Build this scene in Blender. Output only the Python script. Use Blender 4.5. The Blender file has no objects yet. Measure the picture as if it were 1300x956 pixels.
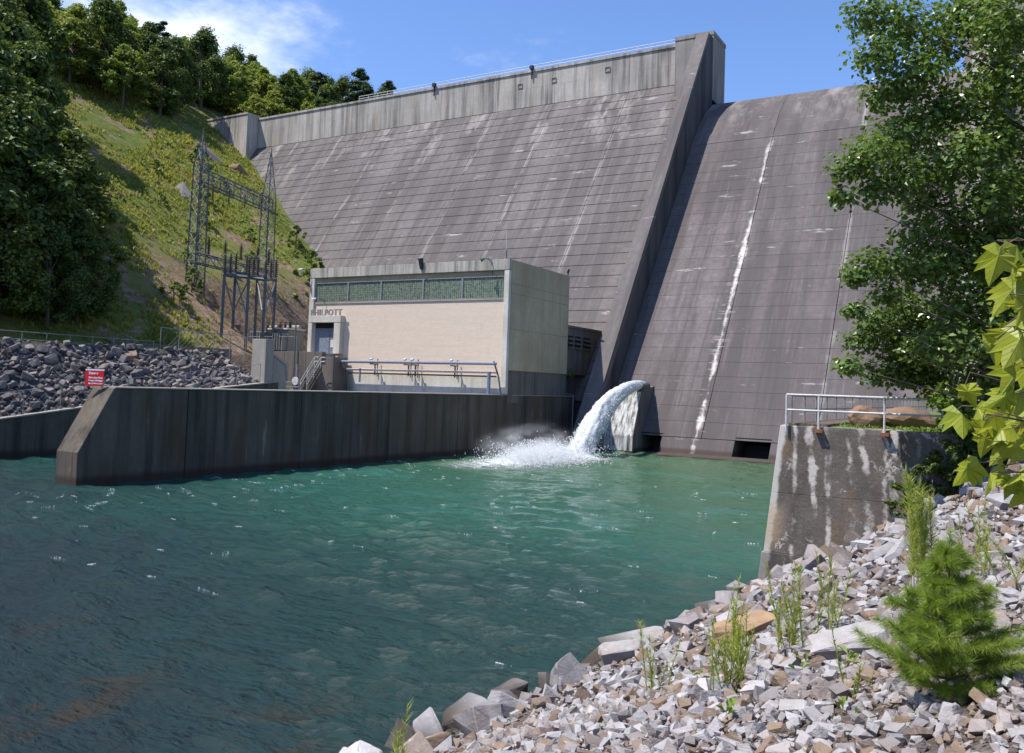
import bpy, bmesh, math, random
import numpy as np
from mathutils import Vector, Matrix, noise as mnoise
random.seed(7); RNG = np.random.default_rng(7)
SC = bpy.context.scene
COL = SC.collection
# ------------------------------------------------------------------ camera
cam_d = bpy.data.cameras.new('camera'); cam = bpy.data.objects.new('camera', cam_d); COL.objects.link(cam)
cam_d.sensor_width = 36; cam_d.lens = 30.327; cam_d.shift_y = -45/1300
cam_d.clip_start = .05; cam_d.clip_end = 3000
right = Vector((0.86325712, 0.50355314, 0.03494823)); up = Vector((-0.00368716, -0.06294414, 0.99801024)); back = Vector((0.50475098, -0.8616683, -0.0524803))
Mx = Matrix.Identity(4)
for i in range(3): Mx[i][0], Mx[i][1], Mx[i][2] = right[i], up[i], back[i]
Mx.translation = (0, 0, 7); cam.matrix_world = Mx
SC.camera = cam
# ------------------------------------------------------------------ sun, sky, exposure
SUN_DIR = Vector((-.35, -.33, .877)).normalized()
sl = bpy.data.lights.new('sun', 'SUN'); sl.energy = 5.0; sl.angle = math.radians(.5); sl.color = (1, .95, .87)
sun = bpy.data.objects.new('sun', sl); COL.objects.link(sun)
sun.rotation_euler = SUN_DIR.to_track_quat('Z', 'Y').to_euler()
SC.view_settings.view_transform = 'Standard'; SC.view_settings.look = 'None'
SC.cycles.volume_bounces = 3; SC.cycles.transparent_max_bounces = 16
SC.view_settings.exposure = 0.42; SC.view_settings.gamma = 1; SC.view_settings.use_curve_mapping = False
W = bpy.data.worlds.new('World'); SC.world = W; W.use_nodes = True
wt = W.node_tree; wt.nodes.clear()
def wn(t, **k):
    n = wt.nodes.new(t)
    for a, b in k.items(): setattr(n, a, b)
    return n
sky = wn('ShaderNodeTexSky', sky_type='NISHITA', sun_disc=False)
sky.sun_elevation = math.asin(SUN_DIR.z); sky.sun_rotation = math.atan2(SUN_DIR.x, SUN_DIR.y)
sky.air_density = 1.0; sky.dust_density = .4; sky.ozone_density = 4.0; sky.altitude = 300
tc = wn('ShaderNodeTexCoord')
nz = wn('ShaderNodeTexNoise'); nz.inputs['Scale'].default_value = 3.4; nz.inputs['Detail'].default_value = 9; nz.inputs['Roughness'].default_value = .62
mp = wn('ShaderNodeMapping'); mp.inputs['Scale'].default_value = (1, 1, 2.2); mp.inputs['Location'].default_value = (.35, .1, 0)
wt.links.new(tc.outputs['Generated'], mp.inputs['Vector']); wt.links.new(mp.outputs['Vector'], nz.inputs['Vector'])
cd = wn('ShaderNodeVectorMath', operation='DOT_PRODUCT'); cd.inputs[1].default_value = Vector((-0.735, 0.515, 0.44)).normalized()
wt.links.new(tc.outputs['Generated'], cd.inputs[0])
cr = wn('ShaderNodeMapRange', interpolation_type='SMOOTHSTEP'); cr.inputs['From Min'].default_value = .955; cr.inputs['From Max'].default_value = .997
cr.inputs['To Min'].default_value = 0; cr.inputs['To Max'].default_value = .25
wt.links.new(cd.outputs['Value'], cr.inputs['Value'])
ad = wn('ShaderNodeMath', operation='ADD'); wt.links.new(nz.outputs['Fac'], ad.inputs[0]); wt.links.new(cr.outputs['Result'], ad.inputs[1])
cm = wn('ShaderNodeMapRange', interpolation_type='SMOOTHSTEP'); cm.inputs['From Min'].default_value = .62; cm.inputs['From Max'].default_value = .98
wt.links.new(ad.outputs[0], cm.inputs['Value'])
mixc = wn('ShaderNodeMix', data_type='RGBA'); mixc.inputs['B'].default_value = (8.0, 8.2, 8.8, 1)
wt.links.new(cm.outputs['Result'], mixc.inputs['Factor']); wt.links.new(sky.outputs['Color'], mixc.inputs['A'])
bg = wn('ShaderNodeBackground'); bg.inputs['Strength'].default_value = .138
tint = wn('ShaderNodeMix', data_type='RGBA', blend_type='MULTIPLY'); tint.inputs['Factor'].default_value = 1; tint.inputs['B'].default_value = (.92, 1.02, 1.22, 1)
wt.links.new(sky.outputs['Color'], tint.inputs['A']); wt.links.new(tint.outputs['Result'], mixc.inputs['A'])
wt.links.new(mixc.outputs['Result'], bg.inputs['Color'])
wo = wn('ShaderNodeOutputWorld'); wt.links.new(bg.outputs[0], wo.inputs['Surface'])
# ------------------------------------------------------------------ node helper
class S:
    def __init__(s, name, rough=.9, spec=.3, metal=0):
        s.mat = bpy.data.materials.new(name); s.mat.use_nodes = True
        s.nt = s.mat.node_tree; s.nt.nodes.clear()
        s.out = s.nt.nodes.new('ShaderNodeOutputMaterial'); s.b = s.nt.nodes.new('ShaderNodeBsdfPrincipled')
        s.b.inputs['Roughness'].default_value = rough; s.b.inputs['Specular IOR Level'].default_value = spec; s.b.inputs['Metallic'].default_value = metal
        s.nt.links.new(s.b.outputs[0], s.out.inputs[0])
        s.pos = s.nd('ShaderNodeNewGeometry').outputs['Position']
    def nd(s, t): return s.nt.nodes.new(t)
    def put(s, sock, v):
        if isinstance(v, bpy.types.NodeSocket): s.nt.links.new(v, sock)
        elif isinstance(v, (tuple, list)) and len(v) == 3 and sock.type == 'RGBA': sock.default_value = (*v, 1)
        else: sock.default_value = v
    def vm(s, op, a, b):
        n = s.nd('ShaderNodeVectorMath'); n.operation = op; s.put(n.inputs[0], a); s.put(n.inputs[1], b); return n.outputs['Vector']
    def noise(s, scale, detail=4, rough=.6, src=None, color=False):
        v = s.vm('MULTIPLY', src or s.pos, scale if isinstance(scale, tuple) else (scale,)*3)
        n = s.nd('ShaderNodeTexNoise'); n.inputs['Scale'].default_value = 1; n.inputs['Detail'].default_value = detail; n.inputs['Roughness'].default_value = rough
        s.put(n.inputs['Vector'], v); return n.outputs['Color' if color else 'Fac']
    def m(s, op, a, b=0., c=0.):
        n = s.nd('ShaderNodeMath'); n.operation = op; s.put(n.inputs[0], a); s.put(n.inputs[1], b); s.put(n.inputs[2], c); return n.outputs[0]
    def sm(s, v, lo, hi, a=0., b=1.):
        n = s.nd('ShaderNodeMapRange'); n.interpolation_type = 'SMOOTHSTEP'
        if lo > hi: lo, hi, a, b = hi, lo, b, a
        s.put(n.inputs['Value'], v)
        for k, x in (('From Min', lo), ('From Max', hi), ('To Min', a), ('To Max', b)): n.inputs[k].default_value = x
        return n.outputs['Result']
    def mix(s, f, a, b, mode='MIX'):
        n = s.nd('ShaderNodeMix'); n.data_type = 'RGBA'; n.blend_type = mode
        s.put(n.inputs['Factor'], f); s.put(n.inputs['A'], a); s.put(n.inputs['B'], b); return n.outputs['Result']
    def ramp(s, v, stops):
        n = s.nd('ShaderNodeValToRGB'); e = n.color_ramp.elements
        while len(e) > 1: e.remove(e[-1])
        e[0].position = stops[0][0]; e[0].color = (*stops[0][1], 1)
        for p, c in stops[1:]: q = e.new(p); q.color = (*c, 1)
        s.put(n.inputs[0], v); return n.outputs[0]
    def xyz(s):
        n = s.nd('ShaderNodeSeparateXYZ'); s.put(n.inputs[0], s.pos); return n.outputs
    def rand(s): return s.nd('ShaderNodeObjectInfo').outputs['Random']
    def objpos(s): return s.nd('ShaderNodeTexCoord').outputs['Object']
    def attr(s, name):
        n = s.nd('ShaderNodeAttribute'); n.attribute_name = name; return n.outputs['Fac']
    def col(s, c): s.put(s.b.inputs['Base Color'], c); return s
    def bump(s, h, strength=.3, dist=.1):
        n = s.nd('ShaderNodeBump'); n.inputs['Strength'].default_value = strength; n.inputs['Distance'].default_value = dist
        s.put(n.inputs['Height'], h); s.put(s.b.inputs['Normal'], n.outputs[0]); return s
def plain(name, col, rough=.6, metal=0, var=.25, scale=6., spec=.4):
    s = S(name, rough, spec, metal); f = s.noise(scale, 4)
    d = tuple(c*(1-var) for c in col); l = tuple(min(1, c*(1+var)) for c in col)
    s.col(s.mix(s.sm(f, .3, .7), d, l)); return s.mat
def concrete(name, base, dark=.45, streak=.6, light=None, sc=1., bump=.4, brown=.25):
    """weathered concrete: mottling, vertical run-off streaks, pale bloom"""
    s = S(name, .93, .2); x, y, z = s.xyz()
    big = s.noise(.16*sc, 5); fine = s.noise(2.2*sc, 6, .7); st = s.noise((.9*sc, .9*sc, .05*sc), 5, .65); st2 = s.noise((3.1*sc, 3.1*sc, .10*sc), 4, .6)
    c = s.mix(s.sm(big, .3, .7), tuple(v*.8 for v in base), tuple(v*1.15 for v in base))
    c = s.mix(s.m('MULTIPLY', s.sm(st, .42, .72), streak), c, tuple(v*dark for v in base))
    c = s.mix(s.m('MULTIPLY', s.sm(st2, .5, .75), streak*.5), c, tuple(v*dark for v in base))
    c = s.mix(s.m('MULTIPLY', s.sm(s.noise((.5*sc, .5*sc, .12*sc), 4), .5, .72), brown), c, (base[0]*.75, base[1]*.58, base[2]*.42))
    if light: c = s.mix(s.m('MULTIPLY', s.sm(s.noise((1.6*sc, 1.6*sc, .14*sc), 6, .7), .6, .74), light), c, (.5, .48, .45))
    c = s.mix(s.m('MULTIPLY', s.sm(fine, .35, .65), .35), c, tuple(v*.7 for v in base))
    wet = s.m('MULTIPLY', s.sm(z, .75, .3), .8)
    c = s.mix(wet, c, (base[0]*.32, base[1]*.27, base[2]*.24))
    s.col(c); s.bump(fine, bump, .04); return s.mat
# ------------------------------------------------------------------ mesh helper
class MB:
    def __init__(s): s.v = []; s.f = []
    def poly(s, pts, faces):
        o = len(s.v); s.v += [tuple(p) for p in pts]; s.f += [tuple(i+o for i in f) for f in faces]; return s
    def box(s, a, b):
        x0, y0, z0 = a; x1, y1, z1 = b
        return s.poly([(x0,y0,z0),(x1,y0,z0),(x1,y1,z0),(x0,y1,z0),(x0,y0,z1),(x1,y0,z1),(x1,y1,z1),(x0,y1,z1)],
                      [(3,2,1,0),(4,5,6,7),(0,1,5,4),(1,2,6,5),(2,3,7,6),(3,0,4,7)])
    def prism(s, prof, x0, x1, axis='x'):
        """profile of (y,z) points (counter-clockwise seen from +x) pulled from x0 to x1"""
        n = len(prof)
        p = [(x0, a, b) for a, b in prof] + [(x1, a, b) for a, b in prof]
        if axis == 'y': p = [(a, x0, b) for a, b in prof] + [(a, x1, b) for a, b in prof]
        if axis == 'z': p = [(a, b, x0) for a, b in prof] + [(a, b, x1) for a, b in prof]
        return s.poly(p, [tuple(range(n-1, -1, -1)), tuple(range(n, 2*n))] + [(i, (i+1) % n, (i+1) % n+n, i+n) for i in range(n)])
    def tube(s, pts, r, sides=8, cap=True):
        pts = [Vector(p) for p in pts]; rs = r if isinstance(r, (list, tuple)) else [r]*len(pts); o = len(s.v)
        for i, p in enumerate(pts):
            t = (pts[min(i+1, len(pts)-1)] - pts[max(i-1, 0)]).normalized()
            a = t.cross(Vector((0, 0, 1)) if abs(t.z) < .9 else Vector((1, 0, 0))).normalized(); b = t.cross(a)
            for k in range(sides):
                w = 2*math.pi*k/sides; s.v.append(tuple(p + (a*math.cos(w)+b*math.sin(w))*rs[i]))
        for i in range(len(pts)-1):
            for k in range(sides):
                k2 = (k+1) % sides; s.f.append((o+i*sides+k, o+i*sides+k2, o+(i+1)*sides+k2, o+(i+1)*sides+k))
        if cap: s.f.append(tuple(o+k for k in range(sides-1, -1, -1))); s.f.append(tuple(o+(len(pts)-1)*sides+k for k in range(sides)))
        return s
    def bar(s, a, b, w): return s.tube([a, b], w*.7, 4)
    def mesh(s, name, mat, smooth=False):
        me = bpy.data.meshes.new(name); me.from_pydata(s.v, [], s.f); me.materials.append(mat)
        bm = bmesh.new(); bm.from_mesh(me); bmesh.ops.recalc_face_normals(bm, faces=bm.faces); bm.to_mesh(me); bm.free()
        if smooth: me.polygons.foreach_set('use_smooth', [True]*len(me.polygons))
        me.update(); return me
    def build(s, name, mat, parent=None, smooth=False, bevel=0):
        o = link(name, s.mesh(name, mat, smooth), parent)
        if bevel:
            m = o.modifiers.new('edge', 'BEVEL'); m.width = bevel; m.segments = 2; m.limit_method = 'ANGLE'
        return o
def link(name, me, parent=None):
    o = bpy.data.objects.new(name, me); COL.objects.link(o)
    if parent: o.parent = parent
    return o
def tag(o, label=None, cat=None, group=None, kind=None):
    for k, v in (('label', label), ('category', cat), ('group', group), ('kind', kind)):
        if v: o[k] = v
    return o
def thing(name, label, cat, group=None, loc=(0, 0, 0)):
    o = bpy.data.objects.new(name, None); COL.objects.link(o); o.location = loc; o.empty_display_size = .2
    return tag(o, label, cat, group)
def np_mesh(name, V, F, mat, smooth=False, tint=None):
    """fast mesh from arrays; F is (n,3) or (n,4)"""
    me = bpy.data.meshes.new(name); k = F.shape[1]
    me.vertices.add(len(V)); me.vertices.foreach_set('co', np.asarray(V, np.float32).ravel())
    me.loops.add(F.size); me.loops.foreach_set('vertex_index', F.astype(np.int32).ravel())
    me.polygons.add(len(F)); me.polygons.foreach_set('loop_start', np.arange(0, F.size, k, dtype=np.int32))
    me.polygons.foreach_set('loop_total', np.full(len(F), k, np.int32))
    me.polygons.foreach_set('use_smooth', np.full(len(F), bool(smooth)))
    if tint is not None:
        a = me.attributes.new('tint', 'FLOAT', 'FACE' if len(tint) == len(F) else 'POINT'); a.data.foreach_set('value', np.asarray(tint, np.float32))
    me.materials.append(mat); me.update(calc_edges=True); me.validate(); return me
def sstep(x, a, b):
    t = np.clip((x-a)/(b-a), 0, 1); return t*t*(3-2*t)
_w = [(RNG.normal(size=2), RNG.uniform(0, 6.28)) for _ in range(40)]
def fbm(x, y, s, octs=4):
    """cheap smooth pseudo-noise, about -1..1"""
    r = 0; a = .5
    for o in range(octs):
        t = 0
        for k in range(5):
            d, p = _w[(o*5+k) % 40]; t = t + np.sin((x*d[0]+y*d[1])*s*2**o + p + o)
        r = r + a*t/2.4; a *= .55
    return r
# ------------------------------------------------------------------ materials
def dam_material(name, joints, base, run=None):
    s = S(name, .95, .15); x, y, z = s.xyz()
    big = s.noise(.05, 5); st = s.noise((.36, .035, .035), 6, .66); st2 = s.noise((1.5, .1, .1), 5, .6); fine = s.noise(1.3, 6, .72); lift = s.noise((.07, .3, .55), 3)
    c = s.mix(s.sm(big, .3, .7), tuple(v*.80 for v in base), tuple(v*1.3 for v in base))
    c = s.mix(s.m('MULTIPLY', s.sm(st, .42, .60), .7), c, tuple(v*.50 for v in base))
    c = s.mix(s.m('MULTIPLY', s.sm(st2, .5, .75), .45), c, (base[0]*1.65, base[1]*1.55, base[2]*1.5))
    c = s.mix(s.m('MULTIPLY', s.sm(lift, .45, .7), .35), c, tuple(v*.75 for v in base))
    st3 = s.noise((.85, .025, .025), 4, .7); c = s.mix(s.m('MULTIPLY', s.sm(st3, .46, .34), .55), c, tuple(v*.52 for v in base)); c = s.mix(s.m('MULTIPLY', s.sm(st3, .60, .72), .38), c, (.27, .25, .245))
    c = s.mix(s.m('MULTIPLY', s.sm(fine, .34, .68), .5), c, tuple(v*.62 for v in base))
    c = s.mix(s.m('MULTIPLY', s.rand(), .22), c, tuple(v*.66 for v in base))
    # lime that has run out of the vertical joints
    wob = s.m('MULTIPLY', s.m('SUBTRACT', s.noise((.5, .22, .22), 4), .5), 1.0)
    patch = s.noise((.12, .16, .16), 4, .65)
    for j in joints:
        d = s.m('ABSOLUTE', s.m('ADD', s.m('SUBTRACT', x, j), wob))
        k = s.m('MULTIPLY', s.sm(d, .42, .05), s.sm(patch, .42, .60, 0., .72))
        c = s.mix(k, c, (.34, .31, .29))
    # short bleached dashes along the lift seams
    c = s.mix(s.m('MULTIPLY', s.m('MULTIPLY', s.sm(s.noise((.22, .08, .08), 5, .7), .52, .68), s.sm(s.m('ADD', z, s.m('MULTIPLY', st, 16)), 50, 64)), .6), c, (.36, .335, .31))
    dash = s.noise((.16, .1, 1.1), 5, .72)
    c = s.mix(s.m('MULTIPLY', s.sm(dash, .63, .69), .7), c, (.40, .37, .34))
    rust = s.noise((.3, .3, .3), 2)
    c = s.mix(s.m('MULTIPLY', s.sm(rust, .765, .80), .6), c, (.30, .12, .04))
    if run:                                     # the one broad white lime run below a leaking joint
        w = s.m('MULTIPLY', s.m('SUBTRACT', s.noise((1.1, .5, .5), 5, .7), .5), 1.1)
        drift = s.m('MULTIPLY', s.m('SUBTRACT', z, 20), .012)
        d = s.m('ABSOLUTE', s.m('ADD', s.m('SUBTRACT', s.m('SUBTRACT', x, run), drift), w))
        wid = s.m('ADD', s.m('MULTIPLY', s.noise((.01, .16, .16), 5, .75), 2.2), -.98)
        k = s.sm(s.m('SUBTRACT', d, wid), .22, -.22)
        k = s.m('MULTIPLY', k, s.sm(z, 45, 40)); k = s.m('MULTIPLY', k, s.sm(s.noise(1.6, 5, .7), .3, .5, .25, 1.))
        c = s.mix(s.m('MULTIPLY', k, .85), c, (.66, .60, .56))
        spur = s.m('MULTIPLY', s.sm(s.m('ABSOLUTE', s.m('SUBTRACT', x, run)), 1.7, .2), s.sm(s.noise((.3, .1, 1.6), 4, .7), .58, .66))
        c = s.mix(s.m('MULTIPLY', s.m('MULTIPLY', spur, s.sm(z, 42, 38)), .55), c, (.42, .38, .36))
    c = s.mix(s.m('MULTIPLY', s.sm(z, .95, .55), .75), c, (.055, .035, .03))
    s.col(c); s.bump(fine, .45, .06); return s.mat
JL = [-159, -146.4, -134, -121.5, -109.1, -96.7, -84.2, -71.8, -57.4, -44.2]
JR = [-42.2, -30.2, -18.0, -5.0]
M_dam = dam_material('dam_face', JL[1:-1], (.166, .149, .145)); M_spill = dam_material('spillway_face', [-18.0], (.152, .132, .131), -30.6)
M_core = plain('joint_shadow_concrete', (.06, .053, .052), .95)
M_parapet = concrete('parapet_concrete', (.46, .42, .375), .24, 1.0, .5, .8, brown=.55)
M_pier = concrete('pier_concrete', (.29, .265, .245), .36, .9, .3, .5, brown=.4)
M_butt = concrete('buttress_concrete', (.10, .092, .095), .28, .95, .12, .5, brown=.25)  # base darkened to paint in the side face's shade; streaks are stains
M_wall = concrete('river_wall_concrete', (.125, .105, .085), .30, .95, .35, 1.1, brown=.75)
M_block = concrete('training_block_concrete', (.150, .130, .116), .6, .55, .12, 1.6, .6, .6)
M_ph = concrete('powerhouse_concrete', (.60, .565, .50), .5, .5, None, 1.3, brown=.25)
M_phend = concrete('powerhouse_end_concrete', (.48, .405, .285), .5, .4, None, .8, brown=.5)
M_fascia = concrete('fascia_concrete', (.46, .43, .38), .3, .95, .2, 1.6, brown=.3); M_stain = concrete('stained_concrete', (.17, .15, .135), .4, .8, .25, 1.4, brown=.5)
M_pale = concrete('pale_concrete', (.36, .33, .29), .55, .5, .15, 1.5, brown=.3)
def brick_mat():
    s = S('cream_brick', .85, .25)
    n = s.nd('ShaderNodeTexBrick'); n.inputs['Scale'].default_value = 1; n.inputs['Brick Width'].default_value = .42; n.inputs['Row Height'].default_value = .14; n.inputs['Mortar Size'].default_value = .012
    x, y, z = s.xyz(); cb = s.nd('ShaderNodeCombineXYZ'); s.put(cb.inputs[0], x); s.put(cb.inputs[1], z); s.put(n.inputs['Vector'], cb.outputs[0])
    s.put(n.inputs['Color1'], (.73, .60, .48)); s.put(n.inputs['Color2'], (.67, .545, .43)); s.put(n.inputs['Mortar'], (.60, .50, .41))
    c = s.mix(s.m('MULTIPLY', s.sm(s.noise((.12, .5, 2.6), 5, .7), .45, .7), .45), n.outputs['Color'], (.58, .46, .37))
    c = s.mix(s.m('MULTIPLY', s.sm(s.noise((2, 2, .25), 4), .55, .75), .18), c, (.42, .34, .29))
    s.col(c); s.bump(n.outputs['Fac'], .3, -.02); return s.mat
M_brick = brick_mat()
M_steel = plain('galvanised_steel', (.235, .24, .24), .65, .2); M_steelblue = plain('weathered_steel', (.105, .115, .12), .65, .2)
M_white = plain('pale_grey_paint', (.55, .55, .55), .5, 0, .15); M_bluepipe = plain('blue_grey_pipe_paint', (.16, .20, .28), .5); M_palepipe = plain('pale_pipe_paint', (.62, .55, .52), .5)
M_dark = plain('dark_void', (.012, .012, .013), .9); M_door = plain('grey_blue_door_paint', (.19, .21, .27), .5)
M_letter = plain('grey_metal_letters', (.24, .26, .30), .5, .3); M_black = plain('black_rubber', (.02, .02, .022), .6)
M_glassb = plain('green_glass_block', (.12, .155, .11), .3, 0, .5, 3.); M_joint = plain('glass_block_mortar', (.42, .42, .34), .8)
M_insul = plain('brown_porcelain', (.07, .055, .055), .25); M_rust = plain('rusty_bracket', (.22, .09, .05), .8)
M_red = plain('red_sign_paint', (.72, .012, .015), .45, 0, .06); M_signwhite = plain('white_sign_print', (.85, .85, .85), .5, 0, .03)
M_bark = plain('bark', (.11, .085, .065), .9, 0, .5, 9.)
def rock_mat(name, stops, wetz=.35, src='rand', veins=.5):
    s = S(name, .88, .3); x, y, z = s.xyz(); r = s.rand() if src == 'rand' else s.attr('tint')
    base = s.ramp(r, stops); n = s.noise(3.2, 7, .72); n2 = s.noise(.9, 5); n3 = s.noise((5, 9, 26), 4, .6)
    c = s.mix(s.sm(n, .32, .68), base, s.mix(.5, base, (.5, .5, .5), 'MULTIPLY'))
    c = s.mix(s.m('MULTIPLY', s.sm(n2, .46, .70), .5), c, (.24, .165, .115))
    c = s.mix(s.m('MULTIPLY', s.sm(n3, .6, .74), veins), c, (.62, .60, .58))
    if wetz: c = s.mix(s.m('MULTIPLY', s.sm(z, wetz+.45, wetz), .88), c, (.035, .026, .020))
    s.col(c); s.bump(s.m('ADD', s.m('MULTIPLY', n, .7), s.m('MULTIPLY', n3, .3)), .8, .06); return s.mat
NEAR_ST = [(0, (.22, .20, .20)), (.25, (.34, .32, .325)), (.5, (.46, .44, .445)), (.68, (.29, .265, .265)), (.80, (.20, .15, .12)), (.92, (.26, .185, .13)), (1, (.50, .47, .46))]
FAR_ST = [(0, (.085, .08, .088)), (.4, (.15, .14, .145)), (.7, (.21, .195, .19)), (.9, (.28, .25, .24)), (1, (.24, .17, .13))]
M_rock = rock_mat('pale_quarry_rock', NEAR_ST); M_rubble = rock_mat('pale_quarry_rubble', NEAR_ST, src='attr')
M_far = rock_mat('dark_quarry_rock', FAR_ST, 0, veins=.25); M_farrub = rock_mat('dark_quarry_rubble', FAR_ST, 0, 'attr', .25)
M_boulder = rock_mat('brown_boulder', [(0, (.20, .125, .085)), (1, (.25, .155, .105))], 0, veins=.1); M_outcrop = rock_mat('grey_outcrop', [(0, (.17, .16, .165)), (1, (.22, .20, .20))], 0)
def leaf_mat(name, a, b, trans=.3, sc=.5, rough=.5, spec=.35, sc2=3., warm=None):
    s = S(name, rough, spec); n = s.noise(sc, 3); t = s.attr('tint')
    c = s.mix(s.sm(n, .3, .7), a, b); c = s.mix(s.m('MULTIPLY', t, .55), c, tuple(v*1.5 for v in b))
    if warm: c = s.mix(s.m('MULTIPLY', s.rand(), warm), c, (b[0]*2.1, b[1]*1.35, b[2]*.8))
    s.col(c); tr = s.nd('ShaderNodeBsdfTranslucent'); s.put(tr.inputs['Color'], s.mix(.5, c, (c_b := (b[0]*1.6, b[1]*1.5, b[2]*.7))))
    mx = s.nd('ShaderNodeMixShader'); mx.inputs[0].default_value = trans
    s.nt.links.new(s.b.outputs[0], mx.inputs[1]); s.nt.links.new(tr.outputs[0], mx.inputs[2]); s.nt.links.new(mx.outputs[0], s.out.inputs[0]); return s.mat
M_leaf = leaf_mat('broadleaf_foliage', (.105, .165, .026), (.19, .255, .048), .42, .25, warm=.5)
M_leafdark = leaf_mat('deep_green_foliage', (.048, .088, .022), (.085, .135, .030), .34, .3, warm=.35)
M_leafpop = leaf_mat('glossy_poplar_foliage', (.065, .118, .022), (.135, .205, .038), .40, .8, .3, .6)
M_needle = leaf_mat('pine_foliage', (.018, .045, .022), (.035, .070, .030), .12, .4)
M_bush = leaf_mat('bush_foliage', (.075, .12, .02), (.16, .22, .04), .3, .7)
M_tuft = leaf_mat('hillside_brush', (.085, .145, .030), (.27, .275, .065), .4, .16)
M_maple = leaf_mat('yellow_green_lobed_leaf', (.13, .20, .010), (.22, .29, .016), .45, 9., .45)
def maple():
    s = S('yellow_green_lobed_leaf', .42, .4); n = s.nd('ShaderNodeSeparateXYZ'); s.put(n.inputs[0], s.objpos()); x, y = s.m('ABSOLUTE', n.outputs[0]), n.outputs[1]
    c = s.mix(s.sm(s.noise(14, 4), .3, .7), (.19, .26, .012), (.30, .36, .02)); c = s.mix(s.m('MULTIPLY', s.attr('tint'), .4), c, (.40, .40, .03)); c = s.mix(s.sm(s.noise(45, 3), .68, .76), c, (.12, .085, .02))
    v = s.sm(x, .018, .006); w = s.m('ABSOLUTE', s.m('SUBTRACT', s.m('FRACT', s.m('MULTIPLY', s.m('SUBTRACT', y, s.m('MULTIPLY', x, .85)), 6.)), .5)); v = s.m('MAXIMUM', v, s.sm(w, .10, .02))
    c = s.mix(s.m('MULTIPLY', v, .55), c, (.36, .40, .10)); s.col(c); s.bump(v, .5, .01)
    tr = s.nd('ShaderNodeBsdfTranslucent'); s.put(tr.inputs['Color'], s.mix(.4, c, (.55, .55, .03))); mx = s.nd('ShaderNodeMixShader'); mx.inputs[0].default_value = .45
    s.nt.links.new(s.b.outputs[0], mx.inputs[1]); s.nt.links.new(tr.outputs[0], mx.inputs[2]); s.nt.links.new(mx.outputs[0], s.out.inputs[0]); return s.mat
M_maple = maple()
M_sap = leaf_mat('young_pine_needles', (.12, .205, .025), (.24, .32, .05), .42, 9.); M_weed = leaf_mat('weed_stem', (.20, .27, .035), (.34, .38, .08), .4, 6.)
M_lawn = leaf_mat('lawn', (.11, .17, .03), (.17, .24, .04), .2, 2.)
# ------------------------------------------------------------------ terrain
def wtop(y): return np.clip(3.0 + (y-38.2)*.128, 2.0, 6.55)       # top of the tailrace bank wall
def left_h(x, y):
    x = np.asarray(x, float); y = np.asarray(y, float)
    xe = x - np.clip(y-160, 0, None)*.58
    cut = sstep(y, 79, 85)*(1-sstep(y, 106, 114))
    foot = -81.5 - cut*11.5
    hill = 9.4 + .70*np.clip(foot-xe, 0, None) + cut*(np.clip(foot-xe, 0, 9)*.62) 
    hill = np.where(hill > 76, 76+(hill-76)*.36, hill)
    amp = np.clip((foot-xe)/18, 0, 1)
    hill = hill + amp*(1.5*fbm(x, y, .05) + .5*fbm(x+50, y, .22, 3))
    rip = wtop(y)-.4 + (9.0-wtop(y)+.4)*np.clip((-68.6-x)/6.6, 0, 1)
    h = np.where(x > -75.3, np.minimum(rip, hill), hill)
    pad = (y > 66.2) & (x > -81.2) & (y < 105); h = np.where(pad, 4.5, h)
    pad2 = (y > 78) & (x > -95) & (y < 103); h = np.where(pad2, np.minimum(h, 9.3), h)
    return np.where((y >= 105) & (x > -81.2), np.minimum(h, 9.3), h)
XS = ([-60, 5, 13, 18, 28, 33, 60], [-20, -11.4, -10.0, -9.5, -8.3, -7.9, -7.9])
def shore(y): return np.interp(y, *XS)
def bank_h(x, y):
    x = np.asarray(x, float); y = np.asarray(y, float)
    d = x - shore(y); sl = .485 + .12*sstep(y, 12, 30)
    h = np.where(d > 0, sl*d, .5*d); h = np.where(h > 5.9, 5.9 + (h-5.9)*.12, h)
    return np.maximum(h + .10*fbm(x, y, .8, 2)*np.clip(d, 0, 1), -2.5)
def grid(name, xs, ys, fn, mat, smooth=True):
    X, Y = np.meshgrid(xs, ys); Z = fn(X, Y); V = np.stack([X, Y, Z], -1).reshape(-1, 3)
    n, m = len(xs), len(ys); i = np.arange(m-1)[:, None]*n + np.arange(n-1)[None]
    F = np.stack([i, i+1, i+1+n, i+n], -1).reshape(-1, 4)
    return link(name, np_mesh(name, V, F, mat, smooth))
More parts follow.
